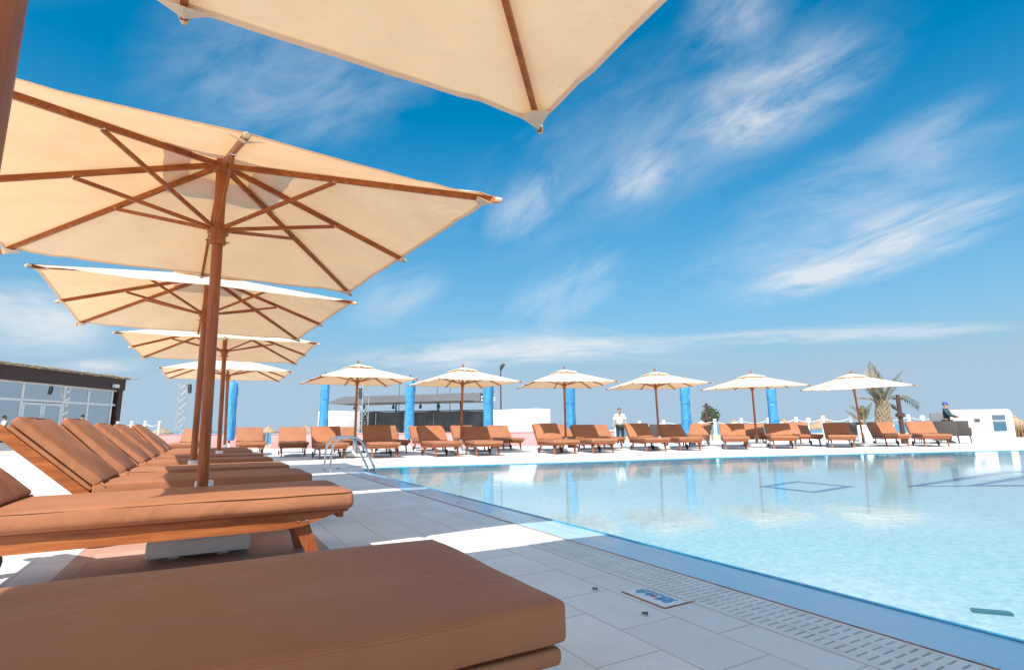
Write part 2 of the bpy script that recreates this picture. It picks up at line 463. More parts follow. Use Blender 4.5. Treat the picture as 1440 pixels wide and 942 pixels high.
def build_ground():
    bm = bmesh.new()
    poly(bm, [(-26, YS), (-.70, YS), (-.70, 26), (-26, 40)])
    poly(bm, [(.78, YS), (GX0, YS), (GX0, 26), (.78, 26)])
    poly(bm, [(-.70, 16.5), (.78, 16.5), (.78, 26), (-.70, 26)])
    # beside the coping beyond the grating, and the far side
    poly(bm, [(GX0, GR_END), (GX1, GR_END), (GX1, 26), (GX0, 26)])
    poly(bm, [(GX1, 11.6), (2.45, 12.05), (3.0, 12.45), (3.62, 12.2), (3.62, 26), (GX1, 26)])
    out = FAR_EDGE[3:]
    off = [(x + .11, y + .42) for x, y in out]
    for (a, b) in zip(off, off[1:]):
        poly(bm, [a, b, (b[0], 26 - .35 * max(0, b[0] - 12)), (a[0], 26 - .35 * max(0, a[0] - 12))]) if True else None
    poly(bm, [(30.11, 4.72), (44, .5), (44, 16), (30.11, 19.66)])
    bmesh.ops.remove_doubles(bm, verts=bm.verts[:], dist=.001)
    for f in bm.faces:
        if f.normal.z < 0: f.normal_flip()
    structure(link('deck', bm, 'deck', smooth=False, recalc=False))
    bm = bmesh.new()
    poly(bm, [(-.70, YS), (.78, YS), (.78, 16.5), (-.70, 16.5)])
    structure(link('deck_band', bm, 'terracotta', smooth=False, recalc=False))
    # deck edge down to the beach
    bm = bmesh.new()
    rim = [(-26, 40), (-.70, 26), (12, 26), (30.11, 19.66), (44, 16)]
    for a, b in zip(rim, rim[1:]): poly(bm, [(a[0], a[1], 0), (b[0], b[1], 0), (b[0], b[1], -1.5), (a[0], a[1], -1.5)])
    structure(link('deck_edge', bm, 'plaster', smooth=False))
    # coping all along the near side and round the far side
    bm = bmesh.new()
    poly(bm, [(GX1 + .012, YS, .0), (WX, YS, -.012), (WX, 10.9, -.012), (GX1 + .012, 10.9, 0)])
    inner = FAR_EDGE
    outer = [(GX1, 10.9), (GX1, 11.6), (2.45, 12.05), (3.0, 12.45)] + [(x + .11, y + .42) for x, y in inner[4:]]
    outer = [(GX1, 10.9), (GX1, 11.6), (2.6, 12.2), (3.62, 12.2)] + [(x + .11, y + .42) for x, y in inner[4:]]
    for i in range(len(inner) - 1):
        poly(bm, [outer[i] + (.0,), inner[i] + (-.008,), inner[i + 1] + (-.008,), outer[i + 1] + (.0,)])
    for f in bm.faces:
        if f.normal.z < 0: f.normal_flip()
    co = link('coping', bm, ['coping', 'deck'], smooth=False, recalc=False); structure(co)
    for p in co.data.polygons:
        if p.index > 0: p.material_index = 1
    # rusty joint between grating / deck and coping
    bm = bmesh.new(); box(bm, (GX1 - .004, YS, -.03), (GX1 + .012, 10.9, .003))
    structure(link('coping_joint', bm, 'rust', smooth=False))
    # blue tile edge at the waterline
    bm = bmesh.new(); box(bm, (WX - .022, YS, -.05), (WX + .006, 10.9, -.006))
    structure(link('waterline_trim', bm, 'edge_blue', smooth=False))
    # channel under the grating
    bm = bmesh.new()
    poly(bm, [(GX0, YS, -.09), (GX1, YS, -.09), (GX1, GR_END, -.09), (GX0, GR_END, -.09)])
    poly(bm, [(GX0, YS, 0), (GX0, GR_END, 0), (GX0, GR_END, -.09), (GX0, YS, -.09)])
    poly(bm, [(GX0, GR_END, 0), (GX1, GR_END, 0), (GX1, GR_END, -.09), (GX0, GR_END, -.09)])
    structure(link('overflow_channel', bm, 'channel', smooth=False))
    # pool shell
    ZF = -.46
    ring = [(WX, YS)] + FAR_EDGE + [(30, YS)]
    bm = bmesh.new(); f = poly(bm, [(x, y, ZF) for x, y in ring])
    if f.normal.z < 0: f.normal_flip()
    bmesh.ops.triangulate(bm, faces=bm.faces[:])
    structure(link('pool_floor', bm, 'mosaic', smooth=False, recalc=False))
    bm = bmesh.new()
    for z0, z1, mi in ((-.012, -.17, 0), (-.17, ZF, 1)):
        for a, b in zip(ring, ring[1:] + ring[:1]):
            poly(bm, [(a[0], a[1], z0), (b[0], b[1], z0), (b[0], b[1], z1), (a[0], a[1], z1)]).material_index = mi
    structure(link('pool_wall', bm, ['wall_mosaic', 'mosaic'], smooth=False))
    bm = bmesh.new(); f = poly(bm, [(x, y, -.024) for x, y in ring])
    if f.normal.z < 0: f.normal_flip()
    bmesh.ops.triangulate(bm, faces=bm.faces[:])
    structure(link('pool_water', bm, 'water', smooth=False, recalc=False))
    # floor lines
    def outline(bm, pts, w):
        n = len(pts); c = Vector((sum(p[0] for p in pts) / n, sum(p[1] for p in pts) / n))
        inn = []
        for p in pts:
            d = Vector(p[:2]) - c; inn.append(c + d * (1 - w / d.length))
        for i in range(n):
            a, b = pts[i], pts[(i + 1) % n]; q, r = inn[(i + 1) % n], inn[i]
            f = poly(bm, [(a[0], a[1], ZF + .004), (b[0], b[1], ZF + .004), (q[0], q[1], ZF + .004), (r[0], r[1], ZF + .004)])
            if f.normal.z < 0: f.normal_flip()
    bm = bmesh.new()
    P = lambda x, y: tuple(on_plane(x, y, ZF))[:2]
    outline(bm, [P(1066, 684), P(1120, 676.5), P(1203, 684), P(1146, 693)], .24)
    outline(bm, [P(1274, 684), P(1405, 662.5), (P(1405, 662.5)[0] + 5.2, P(1405, 662.5)[1] - 3.4), (P(1274, 684)[0] + 5.4, P(1274, 684)[1] - 3.6)], .42)
    outline(bm, [P(1358, 683), P(1440, 668.5), (P(1440, 668.5)[0] + 4, P(1440, 668.5)[1] - 2.6), (P(1358, 683)[0] + 4.2, P(1358, 683)[1] - 2.8)], .36)
    structure(link('pool_floor_lines', bm, 'mosaic_blue', smooth=False, recalc=False))
    # beach and sea
    bm = bmesh.new()
    poly(bm, [(-160, -40, -1.45), (160, -40, -1.45), (160, 95, -1.45), (-160, 95, -1.45)])
    poly(bm, [(-160, 95, -1.45), (160, 95, -1.45), (160, 140, -2.3), (-160, 140, -2.3)])
    poly(bm, [(160, -40, -1.45), (260, -40, -2.3), (260, 140, -2.3), (160, 140, -2.3), (160, 95, -1.45)])
    for f in bm.faces:
        if f.normal.z < 0: f.normal_flip()
    structure(link('beach', bm, 'sand', smooth=False, recalc=False))
    bm = bmesh.new(); poly(bm, [(-9000, -9000, -2.0), (9000, -9000, -2.0), (9000, 9000, -2.0), (-9000, 9000, -2.0)])
    structure(link('sea', bm, 'sea', smooth=False, recalc=False))

build_ground()

# grating: short cross bars in three lanes, plus long ribs
bm = bmesh.new()
y = 0.15
while y < GR_END - .02:
    box(bm, (GX0 + .006, y, -.022), (GX1 - .006, y + .0285 + .001 * math.sin(y * 40), .001))
    y += .0385
for x, ww in ((GX0 + .004, .03), (GX0 + .112, .022), (GX0 + .206, .022), (GX1 - .026, .02)):
    box(bm, (x, .1, -.03), (x + ww, GR_END - .01, .003))
gr = link('overflow_grate', bm, 'grate', smooth=False)
tag(gr, 'white slotted overflow grating set in the deck along the near pool edge', 'grating')

# depth tile let into the deck, with its rusty rim
c0, c1 = (1.84, 1.90), (1.975, 2.175)
t = thing('depth_tile', 'small white glazed tile with blue markings let into the grey deck', 'tile', (1.9075, 2.0375, 0))
bm = bmesh.new(); bevelled_box(bm, (-.068, -.138, -.005), (.068, .138, .006), .003)
link('tile_face', bm, 'sign', t)
bm = bmesh.new()
def strokes(bm, segs, w):
    for (x0, y0, x1, y1) in segs:
        bar(bm, (x0, y0, .0085), (x1, y1, .0085), w, .003)
# two rows of blue figures and a swimmer's wave, seen upside down from the camera
strokes(bm, [(-.02, -.10, .02, -.10), (.02, -.10, .02, -.075), (-.02, -.10, -.02, -.075), (-.02, -.075, .02, -.075),
             (-.02, -.055, .02, -.055), (-.02, -.055, -.02, -.03), (0, -.055, 0, -.03), (.02, -.055, .02, -.03),
             (-.025, .03, .02, .03), (.02, .03, .0, .055), (-.02, .075, .02, .075), (-.02, .075, -.02, .10), (.02, .075, .02, .10), (-.02, .10, .02, .10)], .008)
for k in range(8):
    strokes(bm, [(.04 + .004 * (-1) ** k, -.11 + .025 * k, .04 - .004 * (-1) ** k, -.085 + .025 * k)], .006)
link('blue_marking', bm, 'signblue', t, smooth=False)
bm = bmesh.new(); strokes(bm, [(-.012, -.012, .012, .014), (.012, -.012, -.012, .014)], .008)
link('red_marking', bm, 'signred', t, smooth=False)
bm = bmesh.new(); box(bm, (-.076, -.146, -.004), (-.069, .143, .004)); box(bm, (-.0689, -.146, -.004), (.12, -.139, .004))
link('rusty_rim', bm, 'rust', t, smooth=False)

# two dry leaves on the deck
for (px, py, a, lab) in ((837, 829, .4, 'dry brown leaf lying on the deck just left of the marked white tile'), (907, 864, 1.3, 'dry brown leaf on the deck nearer the camera than the marked white tile')):
    bm = bmesh.new(); p = on_plane(px, py, 0)
    top = []
    for k in range(9):
        s = k / 8; w = .011 * math.sin(math.pi * min(1, s * 1.02)) + .0005
        top.append([bm.verts.new((s * .05 - .025, w * q, .003 + .005 * abs(q) + .004 * math.sin(s * 5) + dz)) for dz in (0, .001) for q in (-1, 0, 1)])
    for a_, b_ in zip(top, top[1:]):
        for q in (0, 1):
            bm.faces.new((a_[q], a_[q + 1], b_[q + 1], b_[q])); bm.faces.new((a_[q + 3], b_[q + 3], b_[q + 4], a_[q + 4]))
    lf = link('dry_leaf', bm, 'dryleaf'); lf.location = p + Vector((0, 0, .001)); lf.rotation_euler = (0, 0, a)
    tag(lf, lab, 'leaf')

# light fitting on the pool floor
bm = bmesh.new(); p = on_plane(1395, 862, -.46)
bevelled_box(bm, (-.03, -.11, 0), (.03, .11, .02), .008)
o = link('pool_light', bm, 'lampblue'); o.location = p; o.rotation_euler = (0, 0, R(38))
tag(o, 'dark oblong light fitting under the water near the pool edge', 'pool light')

# ---------------------------------------------------------------- sun lounger
def wrinkle(p, amp, fr, seed):
    return noise.noise(Vector((p.x * fr + seed, p.y * fr * 1.3, p.z * fr))) * amp

def make_lounger():
    t = thing('sun_lounger', '', 'sun lounger')
    X0, X1, W = -.70, .78, .43
    def puff(amp, zc, top):
        def fn(p):
            q = p.copy()
            u = (p.x - X0) / (X1 - X0) * 2 - 1; v = p.y / W
            k = max(0, 1 - u ** 6) * max(0, 1 - v ** 4)
            if p.z > zc: q.z += amp * k + wrinkle(p, .006, 3.1, 2.)
            q.x += wrinkle(p, .004, 7, 5.) ; q.y += wrinkle(p, .005, 6, 9.)
            return q
        return fn
    bm = bmesh.new()
    soft_box(bm, (X0, -W, .374), (X1, W, .438), .012, (26, 14, 1), puff(.010, .41, True))
    soft_box(bm, (X0 + .006, -W + .008,   .338), (X1 - .010, W - .008, .366), .012, (22, 10, 1), puff(0, 9, False))
    # dark inside of the zipped slit
    sc = link('seat_cushion', bm, 'cushion', t, angle=70)
    bm = bmesh.new()
    for z in (.4335, .379):
        pts = []
        xs0, xs1, ws, rc = X0 + .008, X1 - .006, W - .004, .03
        for cx, cy, a0 in ((xs1 - rc, ws - rc, 0), (xs0 + rc, ws - rc, 90), (xs0 + rc, -ws + rc, 180), (xs1 - rc, -ws + rc, 270)):
            for k in range(5):
                a = R(a0 + k * 22.5); pts.append((cx + rc * math.cos(a), cy + rc * math.sin(a), z + rnd.uniform(-.0015, .0015)))
        dense = []
        for i in range(len(pts)):
            a, b = Vector(pts[i]), Vector(pts[(i + 1) % len(pts)])
            n = max(1, int((b - a).length / .06))
            for k in range(n):
                q = a.lerp(b, k / n); q.x += wrinkle(q, .004, 7, 5.); q.y += wrinkle(q, .005, 6, 9.); q.z += wrinkle(q, .004, 3.1, 2.); dense.append(q)
        dense.append(dense[0])
        tube(bm, dense, .0038, 6, False)
    link('piping', bm, 'cushion', sc)
    # backrest: u runs up the back, w is its face normal
    hinge = Vector((-.70, 0, .345)); a = R(42)
    u = Vector((-math.cos(a), 0, math.sin(a))); w = Vector((math.sin(a), 0, math.cos(a)))
    MB = Matrix(((u.x, 0, w.x, hinge.x), (0, 1, 0, 0), (u.z, 0, w.z, hinge.z), (0, 0, 0, 1)))
    def bp(p):
        q = p.copy(); k = max(0, 1 - ((p.x - .35) / .34) ** 4) * max(0, 1 - (p.y / W) ** 4)
        if p.z > .075: q.z += .016 * k + wrinkle(p, .016, 4, 1.)
        q.x += wrinkle(p, .018, 6, 5.) * (1 if p.x > .3 else .4); q.y += wrinkle(p, .006, 6, 3.)
        return q
    bm = bmesh.new()
    soft_box(bm, (.035, -W, .062), (.72, W, .122), .013, (14, 14, 1), bp, MB)
    soft_box(bm, (.040, -W + .008, .024), (.715, W - .008, .053), .012, (12, 10, 1), None, MB)
    bc = link('back_cushion', bm, 'cushion', t, angle=70)
    bm = bmesh.new()
    for s in (-1, 1):   # fabric ties at the hinge corners
        c = MB @ Vector((.03, s * (W - .015), .09))
        for k in range(3):
            d = Vector((rnd.uniform(.01, .05), rnd.uniform(-.03, .03), rnd.uniform(-.035, .005)))
            tube(bm, [c, c + d * .5 + Vector((0, 0, .012)), c + d], [.009, .012, .006], 6)
    for s in (-1, 1):
        tube(bm, [MB @ Vector((.05 + .66 * k / 10, s * (W - .006), .119)) for k in range(11)], .0038, 6)
    tube(bm, [MB @ Vector((.712, -W + .02 + (2 * W - .04) * k / 10, .119)) for k in range(11)], .0038, 6)
    link('piping', bm, 'cushion', bc)
    # wooden frame
    bm = bmesh.new()
    prof = [(-.83, .262), (-.80, .248), (.44, .248), (.54, .256), (.62, .285), (.69, .312), (.755, .322), (.765, .334), (-.83, .334)]
    for s in (-1, 1): prism(bm, prof, s * .375 - .016, s * .375 + .016)
    box(bm, (.715, -.358, .285), (.742, .358, .333)); box(bm, (-.815, -.358, .27), (-.785, .358, .333))
    for k in range(15): box(bm, (-.66 + k * .092, -.358, .318), (-.60 + k * .092, .358, .3365))
    for x in (-.30, .35): box(bm, (x, -.358, .262), (x + .035, .358, .300))
    fr = link('frame', bm, 'teak_x', t, smooth=False)
    bm = bmesh.new()
    for s in (-1, 1):
        prism(bm, [(-.06, -.03), (.04, -.046), (.74, -.046), (.775, -.034), (.79, -.012), (.775, .012), (.74, .022), (-.06, .022)], s * .408 - .016, s * .408 + .016, MB)
    for k in range(7): box(bm, (.03 + k * .1, -.39, -.008), (.095 + k * .1, .39, .014), MB)
    link('backrest_frame', bm, 'teak_x', t, smooth=False)
    bm = bmesh.new()
    for s in (-1, 1):
        bar(bm, MB @ Vector((.36, s * .33, -.015)), (-1.02 + .30, s * .33, .30), .02, .035)
    box(bm, (-1.02 + .28, -.34, .285), (-1.02 + .31, .34, .315))
    link('support_prop', bm, 'teak_x', t, smooth=False)
    # legs and wheels
    for s in (-1, 1):
        bm = bmesh.new(); prism(bm, [(.455, .262), (.545, .262), (.60, .12), (.625, 0), (.565, 0), (.535, .10)], s * .338 - .019, s * .338 + .019)
        link('front_leg', bm, 'teak_z', t, smooth=False)
        bm = bmesh.new(); prism(bm, [(-.66, .262), (-.57, .262), (-.60, .14), (-.625, .07), (-.675, .07), (-.67, .14)], s * .338 - .017, s * .338 + .017)
        link('rear_leg', bm, 'teak_z', t, smooth=False)
        bm = bmesh.new()
        lathe(bm, [(0, -.018), (.03, -.022), (.035, -.016), (.074, -.016), (.078, -.018), (.088, -.014), (.088, .014), (.078, .018), (.074, .016), (.035, .016), (.03, .022), (0, .022)], 22)
        bmesh.ops.transform(bm, matrix=Matrix.Translation((-.648, s * .395, .088)) @ Matrix.Rotation(R(90), 4, 'X'), verts=bm.verts[:])
        link('wheel', bm, 'wheel', t)
    bm = bmesh.new(); tube(bm, [(-.648, -.40, .088), (-.648, .40, .088)], .013, 8)
    link('axle', bm, 'dark', t)
    # bolts on the rail above the front legs
    for s in (-1, 1):
        for x in (.475, .525):
            bm = bmesh.new(); lathe(bm, [(0, 0), (.008, 0), (.007, .003), (0, .004)], 10)
            bmesh.ops.transform(bm, matrix=Matrix.Translation((x, s * .391, .285)) @ Matrix.Rotation(R(-90 * s), 4, 'X'), verts=bm.verts[:])
            link('bolt', bm, 'steel', t)
    return t

LOUNGER = make_lounger()
def plain_seat():
    bm = bmesh.new()
    def fn(p):
        q = p.copy(); u = (p.x - .04) / .74; v = p.y / .43
        k = max(0, 1 - u ** 6) * max(0, 1 - v ** 4)
        if p.z > .42: q.z += .012 * k + wrinkle(p, .007, 3.1, 7.)
        q.x += wrinkle(p, .004, 7, 5.); q.y += wrinkle(p, .008, 5, 3.) + (.006 * math.copysign(1, p.y) if .36 < p.z < .41 else 0)
        return q
    soft_box(bm, (-.70, -.43, .338), (.78, .43, .438), .024, (26, 14, 3), fn)
    o = link('seat_cushion', bm, 'cushion', None, angle=70); me = o.data; bpy.data.objects.remove(o)
    return me
PLAIN = plain_seat()
LG_ROW = 'brown sun loungers in the near row beside the pool'
LG_FAR = 'brown sun loungers along the far side of the pool'
row = [
    (-.02, 1.53, 0, 'nearest sun lounger, filling the lower left foreground, its cushion wholly in shade'),
    (0.01, 3.78, 0, 'second nearest lounger, its long seat in full sun above the white parasol base'),
    (0.01, 5.28, 0, 'third nearest lounger, whose raised backrest shows its bare orange wooden side'),
    (0.0, 6.63, 0, 'fourth nearest lounger, directly behind the backrest with the bare orange wooden side'),
    (0.0, 8.36, 0, 'near row lounger just behind the second parasol pole, fifth from the camera'),
    (0.0, 9.75, 0, 'near row lounger just in front of the third parasol pole, sixth from the camera'),
    (-0.02, 11.95, 0, 'near row lounger just behind the third parasol pole, seventh from the camera'),
    (-0.02, 13.3, 0, 'farthest lounger of the near row, eighth from the camera, mostly hidden by the others'),
]
far = [
    (-.55, 21.0, -101, 'pale backed lounger half hidden behind the two overlapping parasol poles'),
    (1.27, 20.3, -90, 'dark shaded lounger standing just right of the leftmost blue wrapped parasol'),
    (2.39, 18.62, -95, 'lounger seen nearly foot on, alone between the two leftmost blue wrapped parasols'),
    (3.13, 16.49, -93, 'lounger left of the pole of the leftmost poolside parasol, behind the steel ladder'),
    (4.4, 19.6, -90, 'back row lounger right behind the leftmost poolside parasol pole'),
    (4.47, 15.85, -97, 'lounger right of the leftmost poolside parasol pole, its backrest all in shade'),
    (5.62, 18.6, -91, 'back row lounger with pale backrest, left of the blue wrapped parasol nearest the ladder'),
    (6.15, 15.35, -94, 'lounger with half sunlit backrest, left of the second poolside parasol pole'),
    (7.25, 19.3, -91, 'back row lounger behind the one with the half sunlit backrest, before the grey stage curtain'),
    (7.36, 14.95, -102, 'lounger right of the second poolside parasol pole, its backrest all in shade'),
    (8.5, 18.3, -96, 'back row lounger whose pale backrest peeps out left of the second parasol pole'),
    (9.87, 18.0, -99, 'back row lounger standing apart in front of the long white wall'),
    (9.67, 14.29, -102, 'lounger left of the third poolside parasol pole, with a shadow stripe on its backrest'),
    (12.3, 17.3, -105, 'back row lounger behind the third poolside parasol pole'),
    (11.0, 14.05, -106, 'lounger right of the third poolside parasol pole, left of the waiter'),
    (13.42, 16.41, -109, 'back row lounger peeping out beside the waiter on his left'),
    (13.1, 13.83, -112, 'lounger immediately right of the standing waiter'),
    (14.33, 13.46, -115, 'lounger right of the fourth poolside parasol pole, in front of the dark rattan chairs'),
    (17.3, 15.6, -151, 'lounger turned away to the left, right behind the fourth blue wrapped parasol'),
    (16.22, 12.84, -138, 'lounger left of the fifth poolside parasol pole, its backrest all in shade'),
    (19.53, 14.46, -139, 'back row lounger right behind the fifth poolside parasol pole'),
    (17.82, 12.12, -139, 'lounger right of the fifth poolside parasol pole, under the last blue wrapped parasol'),
    (20.77, 13.12, -131, 'back row lounger with only its foot end showing, between the fifth and sixth parasols'),
    (19.99, 11.3, -145, 'lounger just left of the leaning pole of the rightmost parasol'),
    (22.42, 10.8, -138, 'lounger just right of the leaning pole of the rightmost parasol, in front of the palm'),
    (22.95, 9.75, -142, 'rightmost lounger of the far side, in front of the man in the blue cap'),
]
for i, (x, y, a, lab) in enumerate(row + far):
    o = LOUNGER if i == 0 else copy_tree(LOUNGER)
    o.location = (x, y, 0); o.rotation_euler = (0, 0, R(a))
    o['label'] = lab; o['group'] = LG_ROW if i < len(row) else LG_FAR
    if i in (1, 3, 5, 9, 12, 14, 17, 20, 23, 26, 30):      # covers without the open zip
        for c in o.children:
            if c.name.startswith('seat_cushion'): c.data = PLAIN
    if i == 0: o.scale = (1, 1, .925)
    else: o.scale = (1, 1, 1)
    if i >= len(row) or i in (3, 5, 6):      # backrests are set by hand, a little steeper or flatter from one to the next
        dq = Quaternion((0, 1, 0), R(rnd.uniform(-5, 5))); hinge = Vector((-.70, 0, .345))
        for c in o.children:
            if c.name.split('.')[0] in ('back_cushion', 'backrest_frame', 'support_prop'):
                c.rotation_mode = 'QUATERNION'; c.rotation_quaternion = dq; c.location = hinge - dq @ hinge
    if i == 1:      # a longer model: the seat reaches farther from the pool
        k = 1.16
        for c in o.children:
            n = c.name.split('.')[0]
            if n in ('seat_cushion', 'frame'): c.scale = (k, 1, 1); c.location.x = .78 * (1 - k)
            elif n in ('back_cushion', 'backrest_frame', 'support_prop'): c.location.x = 1.48 * (1 - k)
            elif n in ('rear_leg', 'wheel', 'axle'): c.location.x = -.41

for c in LOUNGER.children:      # the nearest pad is the thickest, zipped open along its side
    if c.name.startswith('seat_cushion'): c.scale = (1, 1, 1.5); c.location.z = -.224

# ---------------------------------------------------------------- parasol
A2, B2, EDGE_Z, RISE = 1.39, 1.51, 2.245, .49

def make_parasol(closed=False):
    t = thing('parasol', '', 'parasol')
    H, hz = EDGE_Z, RISE
    tips = [Vector((A2 * cx, B2 * cy, 0)) for cx, cy in ((1, 0), (1, 1), (0, 1), (-1, 1), (-1, 0), (-1, -1), (0, -1), (1, -1))]
    def canvas_pt(i, v, t_, lift=0.):
        a, b = tips[i], tips[(i + 1) % 8]
        p = a.lerp(b, v)
        sg = math.sin(math.pi * v)
        k = t_ * (1 - .013 * sg * t_ ** 3)
        z = H + hz * (1 - t_) - .028 * sg * (1.9 * t_ * (1 - t_) + .45 * t_ ** 3)
        # creases that run into the corner tips
        for (j, vv) in ((i, v), ((i + 1) % 8, 1 - v)):
            if j % 2 == 1:
                z += .022 * math.sin(vv * 30 + j * 1.7) * math.exp(-vv * 5.5) * max(0, t_ - .45) * 1.8 * min(1, vv * 12)
        z += noise.noise(Vector((p.x * t_ * 2.2 + 3, p.y * t_ * 2.2, 4.))) * .012 * sg
        return Vector((p.x * k, p.y * k, z + lift))
    def sheet(name, t0, t1, nt_, nv, lift=None, parent=None):
        bm = bmesh.new()
        for i in range(8):
            g = [[bm.verts.new(canvas_pt(i, q / nv, t0 + (t1 - t0) * r / nt_, lift(r / nt_, q / nv, i) if lift else 0)) for q in range(nv + 1)] for r in range(nt_ + 1)]
            for r in range(nt_):
                for q in range(nv): bm.faces.new((g[r][q], g[r + 1][q], g[r + 1][q + 1], g[r][q + 1]))
        bmesh.ops.remove_doubles(bm, verts=bm.verts[:], dist=.0004)
        return link(name, bm, 'canvas', parent, angle=25)
    cn = sheet('canopy', .14, 1., 22, 14, None, t)
    sheet('hem', .984, 1.0, 2, 14, lambda r, q, i: -.004, cn)
    sheet('vent_cap', .015, .27, 8, 10, lambda r, q, i: .04 + .012 * r * (.5 + .5 * math.cos(q * 4 * math.pi)), cn)
    # pole, finial, hub, runner
    bm = bmesh.new(); tube(bm, [(0, 0, .06), (0, 0, 1.3), (0, 0, H + hz + .02)], .036, 20)
    pl = link('pole', bm, 'teak_z', t)
    bm = bmesh.new(); lathe(bm, [(0, H + hz + .045), (.03, H + hz + .05), (.045, H + hz + .075), (.03, H + hz + .10), (.02, H + hz + .115), (.028, H + hz + .135), (0, H + hz + .155)], 14)
    link('finial', bm, 'teak_z', t)
    bm = bmesh.new(); lathe(bm, [(.037, H + hz - .085), (.058, H + hz - .08), (.064, H + hz - .06), (.064, H + hz - .02), (.055, H + hz - .012), (.037, H + hz - .01)], 16)
    link('hub', bm, 'teak_z', t)
    RZ = H - .015
    bm = bmesh.new(); lathe(bm, [(.037, RZ - .11), (.055, RZ - .105), (.058, RZ - .085), (.05, RZ - .07), (.052, RZ - .045), (.068, RZ - .035), (.068, RZ + .025), (.058, RZ + .035), (.037, RZ + .04)], 18)
    rn = link('runner', bm, 'teak_z', t)
    bm = bmesh.new(); tube(bm, [(-.075, 0, RZ - .085), (.075, 0, RZ - .085)], .006, 8)
    link('locking_pin', bm, 'steel', rn)
    for i, tp in enumerate(tips):
        d = tp.normalized(); frac = .43 if i % 2 else .56
        top = Vector((0, 0, H + hz - .045)) + d * .055
        end = tp * 1.012 + Vector((0, 0, H - .024))
        bm = bmesh.new(); bar(bm, top, end, .021, .036)
        rib = link('rib', bm, 'teak_x', t, smooth=False)
        # white end cap and its canvas pocket
        bm = bmesh.new(); e2 = end + (end - top).normalized() * .022
        tube(bm, [end - (end - top).normalized() * .02, end, e2], [.017, .018, .012], 8)
        link('end_cap', bm, 'tan_plastic', rib)
        bm = bmesh.new(); s = Vector((-d.y, d.x, 0)); wd = .11
        q0 = tp * .992 + Vector((0, 0, H - .01))
        ins = tp * (1 - .13 / tp.length) + Vector((0, 0, H + hz * (.13 / tp.length) - .052))
        if i % 2:
            e_a = tips[(i + 1) % 8]; e_b = tips[i - 1]
            pa = tp.lerp(e_a, .075) * .99 + Vector((0, 0, H - .016)); pb = tp.lerp(e_b, .075) * .99 + Vector((0, 0, H - .016))
        else:
            pa = tp * .985 + s * .09 + Vector((0, 0, H - .014)); pb = tp * .985 - s * .09 + Vector((0, 0, H - .014))
            ins = tp * .965 + Vector((0, 0, H - .035))
        vs = [bm.verts.new(v) for v in (q0 + Vector((0, 0, -.034)) + d * .012, pa, ins, pb)]
        bm.faces.new((vs[0], vs[1], vs[2])); bm.faces.new((vs[0], vs[2], vs[3]))
        link('corner_pocket', bm, 'canvas', rib, smooth=False)
        joint = top.lerp(end, frac) + Vector((0, 0, -.022))
        bm = bmesh.new(); bar(bm, Vector((0, 0, RZ)) + d * .05, joint, .015, .026)
        st = link('strut', bm, 'teak_x', t, smooth=False)
        bm = bmesh.new(); s3 = s * .017
        tube(bm, [joint - s3, joint + s3], .006, 8)
        link('rivet', bm, 'steel', st)
    bm = bmesh.new()
    bevelled_box(bm, (-.29, -.29, .03), (.29, .29, .125), .012)
    for sx in (-1, 1):
        for sy in (-1, 1): box(bm, (sx * .14 - .03, sy * .14 - .03, 0), (sx * .14 + .03, sy * .14 + .03, .032))
    lathe(bm, [(.085, .12), (.085, .135), (.060, .14), (.057, .455), (.052, .465), (.037, .465)], 16)
    link('base', bm, 'white', t)
    return t

PARASOL = make_parasol()
def set_parasol(o, base, hub, rz, label, group, tilt=.25):
    """base is where the foot stands, hub where the top is: the pole leans, the canopy hangs nearly level on it"""
    o.location = (base[0], base[1], 0)
    o.rotation_euler = (0, 0, 0)
    off = Vector((hub[0] - base[0], hub[1] - base[1], 0))
    lean = Vector((0, 0, 1)).rotation_difference((off + Vector((0, 0, 2.7))).normalized())
    part = Quaternion((1, 0, 0, 0)).slerp(lean, tilt)
    turn = Quaternion((0, 0, 1), rz)
    for ch in o.children:
        n = ch.name.split('.')[0]
        ch.rotation_mode = 'QUATERNION'
        if n == 'base': ch.rotation_quaternion = Quaternion((0, 0, 1), rz * .3)
        elif n in ('pole', 'finial', 'hub'): ch.rotation_quaternion = lean @ turn
        else:
            ch.rotation_quaternion = part @ turn
            c = Vector((0, 0, 2.72)) if n != 'runner' else Vector((0, 0, 2.23))
            ch.location = lean @ c - part @ c
            if n == 'runner': ch.rotation_quaternion = lean @ turn; ch.location = (0, 0, 0)
    o['label'] = label; o['group'] = group

